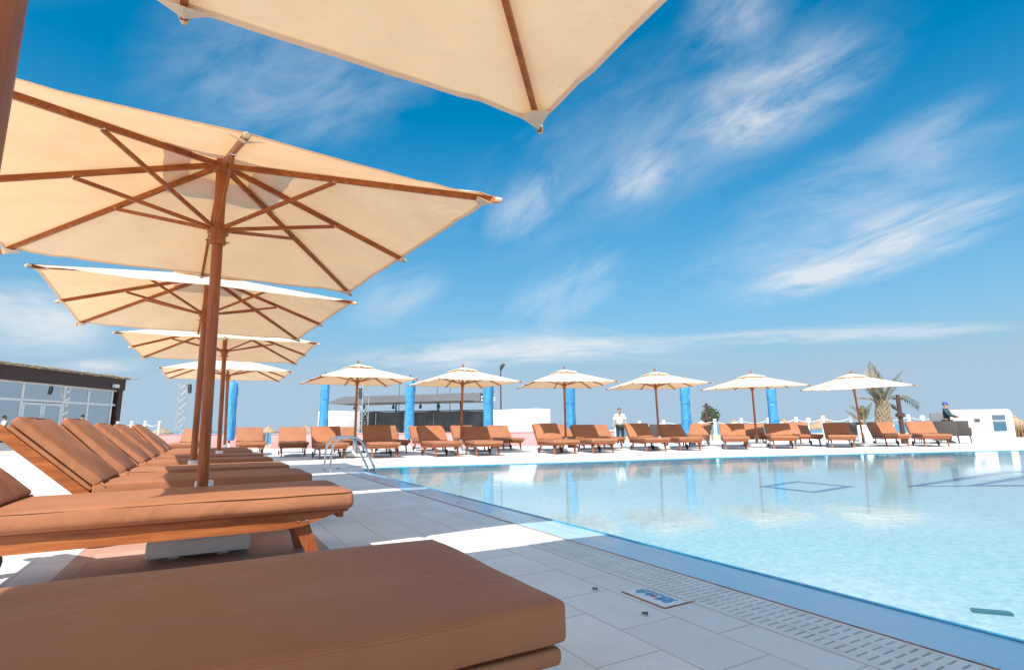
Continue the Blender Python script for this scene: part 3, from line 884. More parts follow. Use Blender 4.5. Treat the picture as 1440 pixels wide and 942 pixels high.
PG = 'cream square parasols over the near row of loungers'
PF = 'cream square parasols along the far side of the pool'
spots = [
    ((-.172, .45), (-.172, .45), R(.4), 'nearest parasol, its cream underside cut off by the top of the photo', PG),
    ((0.0, 4.385), (-.06, 4.14), R(4.1), 'large parasol with all eight wooden ribs and struts seen from below', PG),
    ((-.13, 7.49), (-.15, 7.47), R(3.5), 'near row parasol partly hidden behind the large one, second of the row seen whole', PG),
    ((.19, 10.87), (.13, 10.9), R(-.9), 'near row parasol whose pole stands in front of the leftmost blue wrapped parasol', PG),
    ((.40, 15.75), (.31, 15.7), R(0.), 'small looking last parasol of the near row, above the white truss tower', PG),
    ((3.82, 16.38), (3.80, 16.3), R(1.3), 'leftmost parasol of the far side, behind the steel pool ladder', PF),
    ((7.05, 15.92), (7.08, 15.85), R(-1.3), 'second parasol from the left on the far side, in front of the grey stage curtain', PF),
    ((10.52, 15.05), (10.48, 15.0), R(-21), 'third far side parasol from the left, at the end of the long white wall', PF),
    ((14.03, 14.28), (13.96, 14.26), R(-23), 'fourth far side parasol from the left, just right of the waiter', PF),
    ((18.1, 13.35), (17.75, 13.1), R(-28.7), 'fifth parasol from the left on the far side, its pole leaning slightly', PF),
    ((21.2, 11.15), (20.42, 10.9), R(-44.6), 'rightmost parasol, its pole leaning to the left in front of the palm', PF),
]
for i, (b, h, rz, lab, g) in enumerate(spots):
    o = PARASOL if i == 0 else copy_tree(PARASOL)
    set_parasol(o, b, h, rz, lab, g)
    o.scale = (1.045, 1.0, 1.0) if i == 0 else (1, 1, 1)

# ---------------------------------------------------------------- pool ladder
t = thing('pool_ladder', 'curved stainless steel ladder rails at the far corner of the pool', 'ladder', (2.1, 11.2, 0))
for yy in (-.30, .30):
    bm = bmesh.new(); pts = []
    ctl = [(0, 0, 0), (.0, 0, .30), (.03, 0, .50), (.12, 0, .62), (.26, 0, .66), (.42, 0, .655), (.54, 0, .60), (.64, 0, .46), (.76, 0, .22), (.87, 0, .0), (.90, 0, -.2), (.90, 0, -.5)]
    for k in range(len(ctl) - 1):
        p0, p1, p2, p3 = (Vector(ctl[max(0, min(len(ctl) - 1, k + j))]) for j in (-1, 0, 1, 2))
        for s in range(5):
            u = s / 5
            pts.append(.5 * ((2 * p1) + (p2 - p0) * u + (2 * p0 - 5 * p1 + 4 * p2 - p3) * u * u + (3 * p1 - p0 - 3 * p2 + p3) * u ** 3))
    pts.append(Vector(ctl[-1]))
    tube(bm, [p + Vector((0, yy, 0)) for p in pts], .0215, 12)
    lathe(bm, [(.05, 0.001), (.05, .012), (.03, .018), (.022, .02)], 14, (0, yy, 0))
    link('rail', bm, 'steel', t)
for z in (-.22, -.45):
    bm = bmesh.new(); bevelled_box(bm, (.85, -.29, z - .015), (.93, .29, z + .015), .008)
    link('tread', bm, 'steel', t)

# ---------------------------------------------------------------- wrapped blue parasols
def make_wrapped():
    t = thing('wrapped_parasol', '', 'parasol')
    bm = bmesh.new(); seg, n = 26, 34
    rings = []
    for k in range(n + 1):
        s = k / n; z = .40 + 2.5 * s
        r0 = .19 + .008 * math.sin(s * 9) - .05 * max(0, s - .9) / .1 - .03 * max(0, .06 - s) / .06
        ring = []
        for j in range(seg):
            a = 2 * math.pi * j / seg
            rr = r0 * (1 + .07 * math.cos(4 * a + s * 2.5) + .05 * math.cos(9 * a - s * 4 + 2 * noise.noise(Vector((s * 6, 1, 2)))) + .05 * noise.noise(Vector((math.cos(a) * 2, math.sin(a) * 2, s * 9))) + .035 * noise.noise(Vector((math.cos(a) * 5, math.sin(a) * 5, s * 22))))
            ring.append(bm.verts.new((rr * math.cos(a), rr * math.sin(a), z)))
        rings.append(ring)
    for a, b in zip(rings, rings[1:]):
        for j in range(seg): bm.faces.new((a[j], a[(j + 1) % seg], b[(j + 1) % seg], b[j]))
    bm.faces.new(rings[0][::-1])
    tip = bm.verts.new((0, 0, 3.0))
    for j in range(seg): bm.faces.new((rings[-1][j], rings[-1][(j + 1) % seg], tip))
    cv = link('cover', bm, 'bluecover', t, angle=60)
    bm = bmesh.new()
    for k in (9, 21):
        z = .40 + 2.5 * k / n
        tube(bm, [(.20 * math.cos(q * .3), .20 * math.sin(q * .3), z) for q in range(22)], .007, 5, False)
    link('tie', bm, 'bluecover', cv)
    bm = bmesh.new(); tube(bm, [(0, 0, .12), (0, 0, .45)], .038, 12); tube(bm, [(0, 0, 2.9), (0, 0, 3.08)], [.03, .02], 10)
    link('pole', bm, 'darkwood', t)
    bm = bmesh.new(); bevelled_box(bm, (-.3, -.3, 0), (.3, .3, .11), .012); lathe(bm, [(.055, .11), (.055, .28), (.04, .285)], 14)
    link('base', bm, 'white', t)
    return t
WR = make_wrapped()
wr = [(321, 632.5, 1., -4, 'leftmost blue wrapped parasol, right beside the third near parasol pole'),
      (453, 629.5, 1.14, 0, 'tall blue wrapped parasol left of the stage, its top showing above the leftmost far parasol'),
      (575, 631, 1.0, 0, 'blue wrapped parasol between the two leftmost far parasols, before the grey curtain'),
      (687, 630, .95, 0, 'blue wrapped parasol at the left end of the long white wall'),
      (803.5, 629, .93, 0, 'blue wrapped parasol directly behind the third far parasol pole'),
      (967.5, 625.5, .92, 0, 'blue wrapped parasol between the fourth far parasol and the round shrub'),
      (1091, 624, .93, 0, 'rightmost blue wrapped parasol, behind the loungers under the fifth far parasol')]
for i, (px, py, s, a, lab) in enumerate(wr):
    o = WR if i == 0 else copy_tree(WR)
    o.location = on_plane(px, py, 0); o.rotation_euler = (0, 0, i * 1.1); o.scale = (1.04, 1.04, s)
    o['label'] = lab; o['group'] = 'blue wrapped parasols behind the loungers'

# ---------------------------------------------------------------- low pink walls
def wall_seg(a, b, z0, z1, th, name, mat, label, cat='wall', cap=True):
    a, b = Vector((a.x, a.y, 0)), Vector((b.x, b.y, 0)); L = (b - a).length; ang = math.atan2(b.y - a.y, b.x - a.x)
    t = thing(name, label, cat, (a.x, a.y, 0), ang)
    bm = bmesh.new(); bevelled_box(bm, (0, -th / 2, z0), (L, th / 2, z1), .015)
    link('wall_body', bm, mat, t)
    if cap:
        bm = bmesh.new(); bevelled_box(bm, (-.02, -th / 2 - .025, z1 + .002), (L + .02, th / 2 + .025, z1 + .045), .012)
        link('coping_cap', bm, mat, t)
    return t
wall_seg(at_depth(150, 620, 31), at_depth(370, 620, 25.5), 0, .62, .22, 'garden_wall', 'pink', 'low pink wall at the left, behind the near row of loungers')
wall_seg(at_depth(383, 620, 25.3), at_depth(560, 620, 24.4), 0, .62, .22, 'garden_wall', 'pink', 'low pink wall behind the steel ladder, left of the blue wrapped parasol')
wall_seg(at_depth(561, 620, 24.4), at_depth(863, 620, 24.6), 0, .60, .22, 'garden_wall', 'pink', 'low pink wall below the stage and the long white wall, ending at the waiter')

# ---------------------------------------------------------------- stage behind
def facing(p):      # angle that turns local -y to the camera
    return math.atan2(p.y, p.x) - math.pi / 2
pl = at_depth(466, 600, 30); pr = at_depth(490, 600, 30)
def slab_between(x0, x1, ytop, d0, d1, th, name, label, mat, cat='wall', z0=0.):
    a, b = at_depth(x0, ytop, d0), at_depth(x1, ytop, d1)
    zt = (a.z + b.z) / 2
    return wall_seg(a, b, z0, zt, th, name, mat, label, cat, cap=False), a, b, zt
s1 = slab_between(466, 489.5, 578.5, 30, 29, 1.6, 'stage_wall', 'short white wall block at the left end of the stage', 'plaster')
s2 = slab_between(690, 765, 576, 28.5, 26.5, 1.2, 'stage_wall', 'long white wall block at the right of the stage', 'plaster')
# curtain backdrop: folds of grey fabric on poles
a, b = at_depth(489, 579, 32), at_depth(692, 577.5, 31)
ang = math.atan2(b.y - a.y, b.x - a.x); L = (Vector((b.x, b.y)) - Vector((a.x, a.y))).length; zt = (a.z + b.z) / 2
t = thing('stage_backdrop', 'dark grey fabric backdrop stretched across the stage', 'backdrop', (a.x, a.y, 0), ang)
n = 5
for k in range(n):
    bm = bmesh.new(); x0, x1 = L * k / n + .01, L * (k + 1) / n - .01; m_ = 26
    for side in (0, .02):
        g = [[bm.verts.new((x0 + (x1 - x0) * i / m_, .05 * math.sin(i * 1.1 + k) * (.4 + .6 * j / 6) + .05 * noise.noise(Vector((i * .4, j * .7, k * 3.))) + side, zt - zt * j / 6 - (.03 * math.sin(math.pi * i / m_) if j == 0 else 0))) for i in range(m_ + 1)] for j in range(7)]
        for j in range(6):
            for i in range(m_): bm.faces.new((g[j][i], g[j][i + 1], g[j + 1][i + 1], g[j + 1][i]))
    link('fabric_panel', bm, 'curtain', t, angle=80)
for k in range(n + 1):
    bm = bmesh.new(); tube(bm, [(L * k / n, -.12, 0), (L * k / n, -.12, zt + .05)], .03, 8)
    link('post', bm, 'dark' if k not in (0, 4) else 'plastic', t)
bm = bmesh.new(); tube(bm, [(0, -.06, zt + .02), (L, -.06, zt + .02)], .025, 8)
link('top_rail', bm, 'dark', t)
# leaning black poles in front of the backdrop
for k, (fx, dx, lab) in enumerate(((.16, .22, 'thin dark pole leaning before the grey backdrop, near its white post'), (.44, .04, 'left one of the paired dark poles before the middle of the grey backdrop'), (.475, .04, 'right one of the paired dark poles before the middle of the grey backdrop'), (.80, .1, 'tall dark pole before the grey backdrop, left of the second far parasol pole'))):
    bm = bmesh.new(); m4 = Matrix.Translation((a.x, a.y, 0)) @ Matrix.Rotation(ang, 4, 'Z')
    tube(bm, [m4 @ Vector((L * fx + dx, -.5, 0)), m4 @ Vector((L * fx - dx, -.3, zt + (1.0 if k == 3 else .02)))], .035, 8)
    if k == 1: tube(bm, [m4 @ Vector((L * .40, -.55, .85)), m4 @ Vector((L * .52, -.55, .85))], .025, 8)
    lathe(bm, [(.14, 0), (.14, .025), (.04, .04)], 12, m4 @ Vector((L * fx + dx, -.5, 0)))
    tag(link('stage_pole', bm, 'dark'), lab, 'pole', 'dark poles on the stage')
# flat roof over the stage
a, b = at_depth(476, 569, 31.5), at_depth(682, 564, 30)
ang = math.atan2(b.y - a.y, b.x - a.x); L = (Vector((b.x, b.y)) - Vector((a.x, a.y))).length; z0 = (a.z + b.z) / 2
t = thing('stage_roof', 'flat grey roof on thin posts over the stage', 'roof', (a.x, a.y, 0), ang)
bm = bmesh.new(); prism(bm, [(0, z0), (.6, z0 - .02), (L, z0 + .02), (L, z0 + .42), (.9, z0 + .36), (0, z0 + .06)], -1.2, 1.4)
link('roof_sheet', bm, 'greyroof', t, smooth=False)
for x in (.5, L * .35, L * .65, L - .3):
    bm = bmesh.new(); tube(bm, [(x, 1.2, 0), (x, 1.2, z0)], .05, 8)
    link('post', bm, 'greyroof', t)
bm = bmesh.new()
for x0 in (L - .2,):
    for q in range(4): tube(bm, [(x0 + .25 * q, -1.0, z0 + .25 - .03 * q), (x0 + .25 * q + .25, -1.0, z0 + .22 - .03 * q)], .02, 6); tube(bm, [(x0 + .25 * q, -1.0, z0 + .25), (x0 + .25 * q, -1.0, z0 + .02)], .015, 6)
    tube(bm, [(x0 - .2, -1.0, z0 + .02), (x0 + 1.0, -1.0, z0 - .0)], .02, 6)
link('end_truss', bm, 'alu', t)
m4 = Matrix.Translation((a.x, a.y, 0)) @ Matrix.Rotation(ang, 4, 'Z')
for k, fx in enumerate((.16, .22, .42, .52, .60, .72)):
    bm = bmesh.new(); c = m4 @ Vector((L * fx, -.7, z0 - .03))
    tube(bm, [c, c + Vector((0, 0, -.12))], .02, 6)
    tube(bm, [c + Vector((0, 0, -.12)), c + Vector((-.05, -.14, -.22)), c + Vector((-.07, -.2, -.26))], [.05, .08, .09], 10)
    tag(link('spotlight', bm, 'dark'), 'small black spotlight hanging under the grey stage roof, number %s from the left' % ('one two three four five six'.split()[k]) if False else
        ['leftmost small black spotlight under the grey stage roof', 'small black spotlight hanging just right of the leftmost one', 'small black spotlight left of the blue wrapped parasol under the stage roof', 'small black spotlight right of the blue wrapped parasol under the stage roof', 'small black spotlight under the roof just left of the second far parasol pole', 'rightmost small black spotlight under the grey stage roof'][k], 'spotlight', 'spotlights under the stage roof')
# thin antenna masts above the stage
for k, (px, ytop, d, lab) in enumerate(((562, 505, 31, 'thin grey mast rising above the stage just left of the blue wrapped parasol'), (615, 512, 31, 'thin grey mast rising above the stage left of the second far parasol pole'), (633, 512, 31, 'thin grey mast rising above the stage close to the second far parasol pole'))):
    bm = bmesh.new(); p = at_depth(px, ytop + 30, d)
    tube(bm, [(p.x, p.y, 0), (p.x, p.y, p.z)], .022, 6); lathe(bm, [(.1, 0), (.1, .02), (.03, .03)], 8, (p.x, p.y, 0))
    tag(link('mast', bm, 'greyroof'), lab, 'mast', 'thin masts over the stage')
p = at_depth(704, 512, 36)
t = thing('lamp_mast', 'tall thin mast with a dark lamp at its top behind the long white wall', 'lamp post', (p.x, p.y, -1.45))
bm = bmesh.new(); tube(bm, [(0, 0, 0), (0, 0, p.z + 1.45 - .3)], [.07, .04], 8); link('pole', bm, 'fascia', t)
bm = bmesh.new(); tube(bm, [(0, 0, p.z + 1.05), (.06, -.05, p.z + 1.3), (.22, -.1, p.z + 1.46)], [.08, .13, .10], 10); link('lamp_head', bm, 'dark', t)

# truss towers
def make_truss(h):
    t = thing('truss_tower', '', 'truss')
    s = .21
    for sx in (-1, 1):
        for sy in (-1, 1):
            bm = bmesh.new(); tube(bm, [(sx * s, sy * s, .03), (sx * s, sy * s, h)], .021, 8); link('chord', bm, 'truss_grey', t)
    bm = bmesh.new(); n = int(h / .42)
    for (ax, ay, bx, by) in ((-1, -1, 1, -1), (1, -1, 1, 1), (1, 1, -1, 1), (-1, 1, -1, -1)):
        for k in range(n):
            z0, z1 = .05 + (h - .1) * k / n, .05 + (h - .1) * (k + 1) / n
            p, q = ((ax, ay), (bx, by)) if k % 2 else ((bx, by), (ax, ay))
            tube(bm, [(p[0] * s, p[1] * s, z0), (q[0] * s, q[1] * s, z1)], .010, 6)
            tube(bm, [(p[0] * s, p[1] * s, z1), (q[0] * s, q[1] * s, z1)], .008, 6)
    link('lacing', bm, 'truss_grey', t)
    bm = bmesh.new(); bevelled_box(bm, (-.4, -.4, 0), (.4, .4, .03), .006); link('base_plate', bm, 'alu', t)
    return t
p = at_depth(511, 538, 27.5); o = make_truss(p.z); o.location = (p.x, p.y, 0); o.rotation_euler = (0, 0, .5)
o['label'] = 'white lattice truss tower behind the leftmost far parasol'; o['group'] = 'lattice truss towers'
p = at_depth(259, 537, 33); o = make_truss(p.z); o.location = (p.x, p.y, 0); o.rotation_euler = (0, 0, .2)
o['label'] = 'white lattice truss tower at the left, beyond the near parasol poles'; o['group'] = 'lattice truss towers'
for (px, py, d, lab) in ((267, 543, 32.6, 'black spotlight clamped to the top of the left truss tower'), (507.5, 549, 27.3, 'black spotlight clamped to the truss tower behind the leftmost far parasol')):
    bm = bmesh.new(); c = at_depth(px, py, d)
    tube(bm, [c + Vector((-.25, 0, .1)), c + Vector((.1, 0, .1))], .025, 6); tube(bm, [c + Vector((0, 0, .12)), c + Vector((0, 0, -.12)), c + Vector((.02, -.05, -.42))], [.09, .12, .10], 10)
    tag(link('spotlight', bm, 'dark'), lab, 'spotlight', 'spotlights on the truss towers')

# ---------------------------------------------------------------- glass pavilion on the left
def pavilion():
    lat = -24.0
    def P(fwd, z=0., l=lat): return Vector((fwd * HX + l * HY, fwd * HY - l * HX, z))
    org = P(32.4); ang = math.atan2(-HY, -HX)      # local +x runs toward the camera along the front
    t = thing('glass_pavilion', 'glass fronted pavilion with dark brown eaves at the left edge', 'building', (org.x, org.y, 0), ang)
    L = 14.0; H = 4.0
    # local: x along the front (0 at the far corner), y>0 is outward?  decide the side facing the pool
    out = (Matrix.Rotation(-ang, 3, 'Z') @ Vector((HY, -HX, 0))).y
    s = 1 if out > 0 else -1
    def b(bm, x0, x1, y0, y1, z0, z1):
        box(bm, (x0, min(s * y0, s * y1), z0), (x1, max(s * y0, s * y1), z1))
    bm = bmesh.new(); b(bm, -.25, L, -5, .25, 3.30, 3.98); link('fascia', bm, 'fascia', t, smooth=False)
    bm = bmesh.new(); b(bm, -.22, .12, -.18, .16, 0, 3.295); link('corner_post', bm, 'fascia', t, smooth=False)
    bm = bmesh.new()
    for i in range(900):     # ragged thatch laid along the eaves
        x = rnd.uniform(-1.0, L); y = rnd.uniform(-1.2, .42); z = 4.0 + rnd.uniform(0, .16) - max(0, y) * .1
        d = Vector((rnd.uniform(-.25, .12), s * rnd.uniform(.05, .35), rnd.uniform(-.07, .03)))
        q = Vector((x, s * y, z)); tube(bm, [q, q + d], [.016, .004], 4)
    b(bm, -.55, L, -5, .3, 3.985, 4.1)
    link('thatch', bm, 'straw', t)
    bm = bmesh.new(); b(bm, .12, L, -.12, .02, 0, .30); link('plinth', bm, 'plaster', t, smooth=False)
    muls = [.42, 2.2, 3.85, 6.3, 8.5, 10.7, 12.9]
    bm = bmesh.new()
    for k, x in enumerate(muls): b(bm, x - .05, x + .05, -.06, .04, .301, 3.295)
    b(bm, .12, L, -.055, .035, 2.36, 2.47); b(bm, .12, L, -.055, .035, 3.22, 3.298); b(bm, .12, L, -.055, .035, .302, .38)
    wf = link('window_frame', bm, 'alu', t, smooth=False)
    for k in range(len(muls) - 1):
        x0, x1 = muls[k] + .05, muls[k + 1] - .05
        bm = bmesh.new(); b(bm, x0, x1, -.02, -.012, 2.47, 3.22); link('upper_pane', bm, 'glass', wf, smooth=False)
        bm = bmesh.new(); b(bm, x0, x1, -.16, -.15, 2.44, 3.24); link('pane_brightener', bm, 'pane_brightener', t, smooth=False)  # pale panel added behind the pane to make the glass look brighter
        if k == 2: continue
        bm = bmesh.new(); b(bm, x0, x1, -.02, -.012, .38, 2.36); link('lower_pane', bm, 'glass', wf, smooth=False)
    # double door in the third bay
    x0, x1 = muls[2] + .05, muls[3] - .05; xm = (x0 + x1) / 2
    for (u, v) in ((x0 + .02, xm - .01), (xm + .01, x1 - .02)):
        bm = bmesh.new()
        b(bm, u, u + .11, -.05, .045, .39, 2.32); b(bm, v - .11, v, -.05, .045, .39, 2.32); b(bm, u + .11, v - .11, -.05, .045, 2.2, 2.32); b(bm, u + .11, v - .11, -.05, .045, .39, .55)
        dr = link('door', bm, 'alu', t, smooth=False)
        bm = bmesh.new(); b(bm, u + .11, v - .11, -.01, 0, .55, 2.2); link('door_pane', bm, 'glass', dr, smooth=False)
        bm = bmesh.new(); hx_ = xm + (.07 if u > xm else -.07); tube(bm, [(hx_, s * .09, 1.2), (hx_, s * .09, 1.7)], .015, 6); link('handle', bm, 'steel', dr)
    bm = bmesh.new()     # back and side walls, floor and ceiling inside
    b(bm, .12, L, -5.2, -5.0, 0, 3.9); b(bm, L, L + .2, -5.2, 0, 0, 3.9); b(bm, .12, L, -4.99, -.13, .0, .28)
    b(bm, .0, .119, -5.0, -.19, 0, 3.29)
    link('inner_wall', bm, 'interior', t, smooth=False)
    x = .7; k = 0
    while x < L - 1:
        w = rnd.uniform(.35, .6); bm = bmesh.new(); m_ = 14
        for side in (0, .015):
            g = [[bm.verts.new((x + w * i / m_, s * (-.55 - .06 * math.sin(i * 1.6 + k)) - side, z)) for i in range(m_ + 1)] for z in (.3, 2.25)]
            for i in range(m_): bm.faces.new((g[0][i], g[0][i + 1], g[1][i + 1], g[1][i]))
        link('drape', bm, 'curtainblue', t); x += w + rnd.uniform(.25, .9); k += 1
    bm = bmesh.new(); bevelled_box(bm, (.45, min(s * .26, s * .42), 3.42), (.85, max(s * .26, s * .42), 3.62), .02)
    link('floodlight', bm, 'plastic', t)
pavilion()

# ---------------------------------------------------------------- straw beach shades
def make_shade():
    t = thing('straw_beach_shade', '', 'parasol')
    bm = bmesh.new(); tube(bm, [(0, 0, 0), (0, 0, 2.7)], [.07, .055], 10); link('pole', bm, 'bark', t)
    bm = bmesh.new(); seg = 40
    prof = [(.08, 2.95), (.22, 2.82), (.55, 2.58), (.95, 2.33), (1.3, 2.15)]
    rings = [[bm.verts.new((r * (1 + .05 * rnd.uniform(-1, 1)) * math.cos(2 * math.pi * k / seg), r * math.sin(2 * math.pi * k / seg), z + rnd.uniform(-.03, .03))) for k in range(seg)] for r, z in prof]
    low = [[bm.verts.new((r * math.cos(2 * math.pi * k / seg), r * math.sin(2 * math.pi * k / seg), z - .10 + rnd.uniform(-.04, .02))) for k in range(seg)] for r, z in ((1.28, 2.12), (.5, 2.5))]
    rr = rings + low
    for a, b in zip(rr, rr[1:]):
        for k in range(seg): bm.faces.new((a[k], a[(k + 1) % seg], b[(k + 1) % seg], b[k]))
    for k in range(260):
        a = rnd.uniform(0, 6.283); r = rnd.choice((.5, .9, 1.22, 1.25)); z = 2.98 - .68 * r
        p = Vector((r * math.cos(a), r * math.sin(a), z)); q = p + Vector((math.cos(a) * .16, math.sin(a) * .16, -.13 + rnd.uniform(-.04, .04)))
        tube(bm, [p, q], [.02, .004], 4)
    link('thatch', bm, 'straw', t)
    bm = bmesh.new(); lathe(bm, [(.14, 2.86), (.15, 3.0), (.06, 3.08), (0, 3.1)], 12); link('top_knot', bm, 'straw', t)
    return t
SH = make_shade()
sh = [(227, 598.5, 72, 'straw shade on the beach at the far left, behind the white fence posts'),
      (378, 597.5, 76, 'straw shade right of the dark lounger beside the leftmost blue wrapped parasol'),
      (431, 596.5, 68, 'straw shade just left of the tall blue wrapped parasol'),
      (892, 594, 88, 'straw shade just right of the waiter, far off on the beach'),
      (984, 590.5, 72, 'brownish straw shade between the fourth blue wrapped parasol and the round shrub'),
      (1032, 589, 52, 'straw shade behind the rattan chairs near the fifth far parasol'),
      (1102, 588, 60, 'straw shade peeping out right of the rightmost blue wrapped parasol'),
      (1157, 583, 41, 'large straw shade between the fifth and sixth far parasols'),
      (1426, 583.5, 41, 'straw shade at the right edge, beyond the white wall with the window')]
for i, (px, py, d, lab) in enumerate(sh):
    o = SH if i == 0 else copy_tree(SH)
    p = at_depth(px, py, d); o.location = (p.x, p.y, p.z - 3.1); o.rotation_euler = (0, 0, i * .9)
    o['label'] = lab; o['group'] = 'straw shades on the beach'

# ---------------------------------------------------------------- rope fences with white posts
def fence(name, pts, label, rail=False):
    p0 = pts[0]
    t = thing(name, label, 'fence', (p0.x, p0.y, 0))
    prev = None
    for p in pts:
        q = p - Vector((p0.x, p0.y, 0)); bm = bmesh.new()
        lathe(bm, [(.105, 0), (.105, .02), (.085, .03), (.082, q.z - .05), (.09, q.z - .04), (.085, q.z - .01), (.04, q.z + .0), (0, q.z + .005)], 14, (q.x, q.y, 0))
        link('post', bm, 'plaster', t)
        if prev is not None:
            bm = bmesh.new(); a, b = prev + Vector((0, 0, -.12)), q + Vector((0, 0, -.12))
            tube(bm, [a.lerp(b, k / 10) + Vector((0, 0, (0 if rail else -.16) * math.sin(math.pi * k / 10))) for k in range(11)], .03 if rail else .018, 6)
            link('rope' if not rail else 'rail', bm, 'plaster' if rail else 'rope', t)
        prev = q
fence('post_fence', [at_depth(x, y, 30 - i * .25) for i, (x, y) in enumerate(((166, 592.5), (186, 592.2), (205, 592), (225, 592)))], 'row of white posts behind the backrests at the left, by the glass pavilion')
fence('post_fence', [at_depth(x, y, d) for x, y, d in ((783, 602, 28.5), (838, 602, 28.3), (866, 602, 28.3))], 'white rail on short posts left of the waiter', True)
fence('post_fence', [at_depth(x, y, 28.5 - i * .1) for i, (x, y) in enumerate(((899, 591.5), (933, 590.5), (1005, 589), (1042, 588), (1080, 587.3), (1119, 586), (1157, 585), (1196, 584.2), (1235.5, 583.6), (1277, 582.8), (1318, 582)))], 'long line of white rope posts behind the loungers on the right')
for k, (px, py, lab) in enumerate(((987, 595.5, 'small white globe lamp left of the round shrub'), (1136.5, 590.5, 'small white globe lamp left of the large straw shade'), (1213, 590, 'small white globe lamp left of the palm'), (1297, 587, 'small white globe lamp left of the man in the blue cap'))):
    p = at_depth(px, py, 30); t = thing('globe_lamp', lab, 'lamp', (p.x, p.y, 0), 0, 'white globe lamps')
    bm = bmesh.new(); tube(bm, [(0, 0, 0), (0, 0, p.z - .1)], .03, 8); lathe(bm, [(.1, 0), (.1, .02), (.03, .03)], 12); link('stem', bm, 'alu', t)
    bm = bmesh.new(); bmesh.ops.create_uvsphere(bm, u_segments=16, v_segments=10, radius=.13); bmesh.ops.translate(bm, vec=(0, 0, p.z), verts=bm.verts[:]); link('globe', bm, 'plastic', t)

# ---------------------------------------------------------------- rattan chairs
def make_chair():
    t = thing('rattan_chair', '', 'chair')
    bm = bmesh.new(); bevelled_box(bm, (-.36, -.04, .30), (.36, .03, .92), .02, 2, Matrix.Translation((0, -.30, 0)) @ Matrix.Rotation(R(8), 4, 'X')); link('backrest', bm, 'wicker', t)
    bm = bmesh.new(); bevelled_box(bm, (-.35, -.30, .30), (.35, .36, .42), .02); link('seat', bm, 'wicker', t)
    for s in (-1, 1):
        bm = bmesh.new(); bevelled_box(bm, (s * .37 - .03, -.30, .30), (s * .37 + .03, .36, .64), .015); link('armrest', bm, 'wicker', t)
        for y in (-.30, .32):
            bm = bmesh.new(); tube(bm, [(s * .33, y, .31), (s * .36, y * 1.08, 0)], [.018, .014], 8); link('leg', bm, 'greyroof', t)
    return t
CH = make_chair()
ch = [(927, 624, 'dark rattan chair behind the loungers, left of the fourth far parasol pole'),
      (950, 624, 'dark rattan chair right of the fourth far parasol pole'),
      (1031, 621.5, 'dark rattan chair behind the shaded lounger left of the fifth far parasol'),
      (1060, 621.5, 'dark rattan chair just behind the fifth far parasol pole'),
      (1206, 620, 'dark rattan chair behind the leaning pole of the rightmost parasol'),
      (1309, 622, 'dark rattan chair between the rightmost lounger and the man in the blue cap'),
      (1334, 623, 'dark rattan chair right in front of the man in the blue cap'),
      (1351, 623, 'rightmost dark rattan chair, beside the white wall with the window')]
for i, (px, py, lab) in enumerate(ch):
    o = CH if i == 0 else copy_tree(CH)
    p = on_plane(px, py, 0); o.location = p; o.rotation_euler = (0, 0, facing(p) + R((-6, 5, -4, 7, 3, -5, 2, -3)[i]))
    o['label'] = lab; o['group'] = 'dark rattan chairs behind the loungers'

# ---------------------------------------------------------------- white wall with a window (right)
a, b = at_depth(1340, 577.5, 25.2), at_depth(1412, 576, 26.6)
ang = math.atan2(b.y - a.y, b.x - a.x); L = (b.xy - a.xy).length; H = 1.46
t = thing('white_shelter_wall', 'thick white rounded wall with a glazed window at the right', 'wall', (a.x, a.y, 0), ang)
wx0, wx1, wz0, wz1 = L * .58, L * .90, .36, 1.24
bm = bmesh.new(); b2 = bmesh.new()
pr = [(0, 0), (L, 0), (L, H - .25), (L - .08, H - .08), (L - .25, H), (.2, H - .03), (0, H - .12)]
hole = [(wx0, wz0), (wx1, wz0), (wx1, wz1), (wx0, wz1)]
for y in (-.3, .3):
    o_ = [b2.verts.new((x, y, z)) for x, z in pr]; h_ = [b2.verts.new((x, y, z)) for x, z in hole]
    b2.faces.new((o_[0], o_[1], h_[1], h_[0])); b2.faces.new((o_[1], o_[2], o_[3], h_[2], h_[1])); b2.faces.new((o_[3], o_[4], o_[5], h_[3], h_[2])); b2.faces.new((o_[5], o_[6], o_[0], h_[0], h_[3]))
b2.verts.ensure_lookup_table(); n = len(pr); off = n + 4
for i in range(n): b2.faces.new((b2.verts[i], b2.verts[(i + 1) % n], b2.verts[off + (i + 1) % n], b2.verts[off + i]))
for i in range(4): b2.faces.new((b2.verts[n + i], b2.verts[off + n + i], b2.verts[off + n + (i + 1) % 4], b2.verts[n + (i + 1) % 4]))
merge(bm, b2); link('wall_body', bm, 'plaster', t, smooth=False)
bm = bmesh.new()
for (x0, x1, z0, z1) in ((wx0, wx0 + .05, wz0, wz1), (wx1 - .05, wx1, wz0, wz1), (wx0 + .05, wx1 - .05, wz0, wz0 + .05), (wx0 + .05, wx1 - .05, wz1 - .05, wz1), (wx0 + .05, wx1 - .05, .90, .93)): box(bm, (x0 + .002, -.27, z0 + .002), (x1 - .002, -.21, z1 - .002))
wf = link('window_frame', bm, 'alu', t, smooth=False)
bm = bmesh.new(); box(bm, (wx0 + .05, -.245, wz0 + .05), (wx1 - .05, -.238, wz1 - .05)); link('pane', bm, 'glass', wf, smooth=False)
bm = bmesh.new(); bevelled_box(bm, (L * .22, -.36, .86), (L * .32, -.302, 1.02), .01)
for k in range(4): box(bm, (L * .225, -.372, .88 + k * .034), (L * .315, -.361, .895 + k * .034))
link('vent', bm, 'greyroof', t, smooth=False)
# grey low screen behind the posts, left of the white wall
a, b = at_depth(1307, 581, 26), at_depth(1350, 580, 25.6)
wall_seg(a, b, 0, (a.z + b.z) / 2, .08, 'windbreak', 'greyroof', 'low pale grey windbreak behind the man in the blue cap', 'windbreak', False)
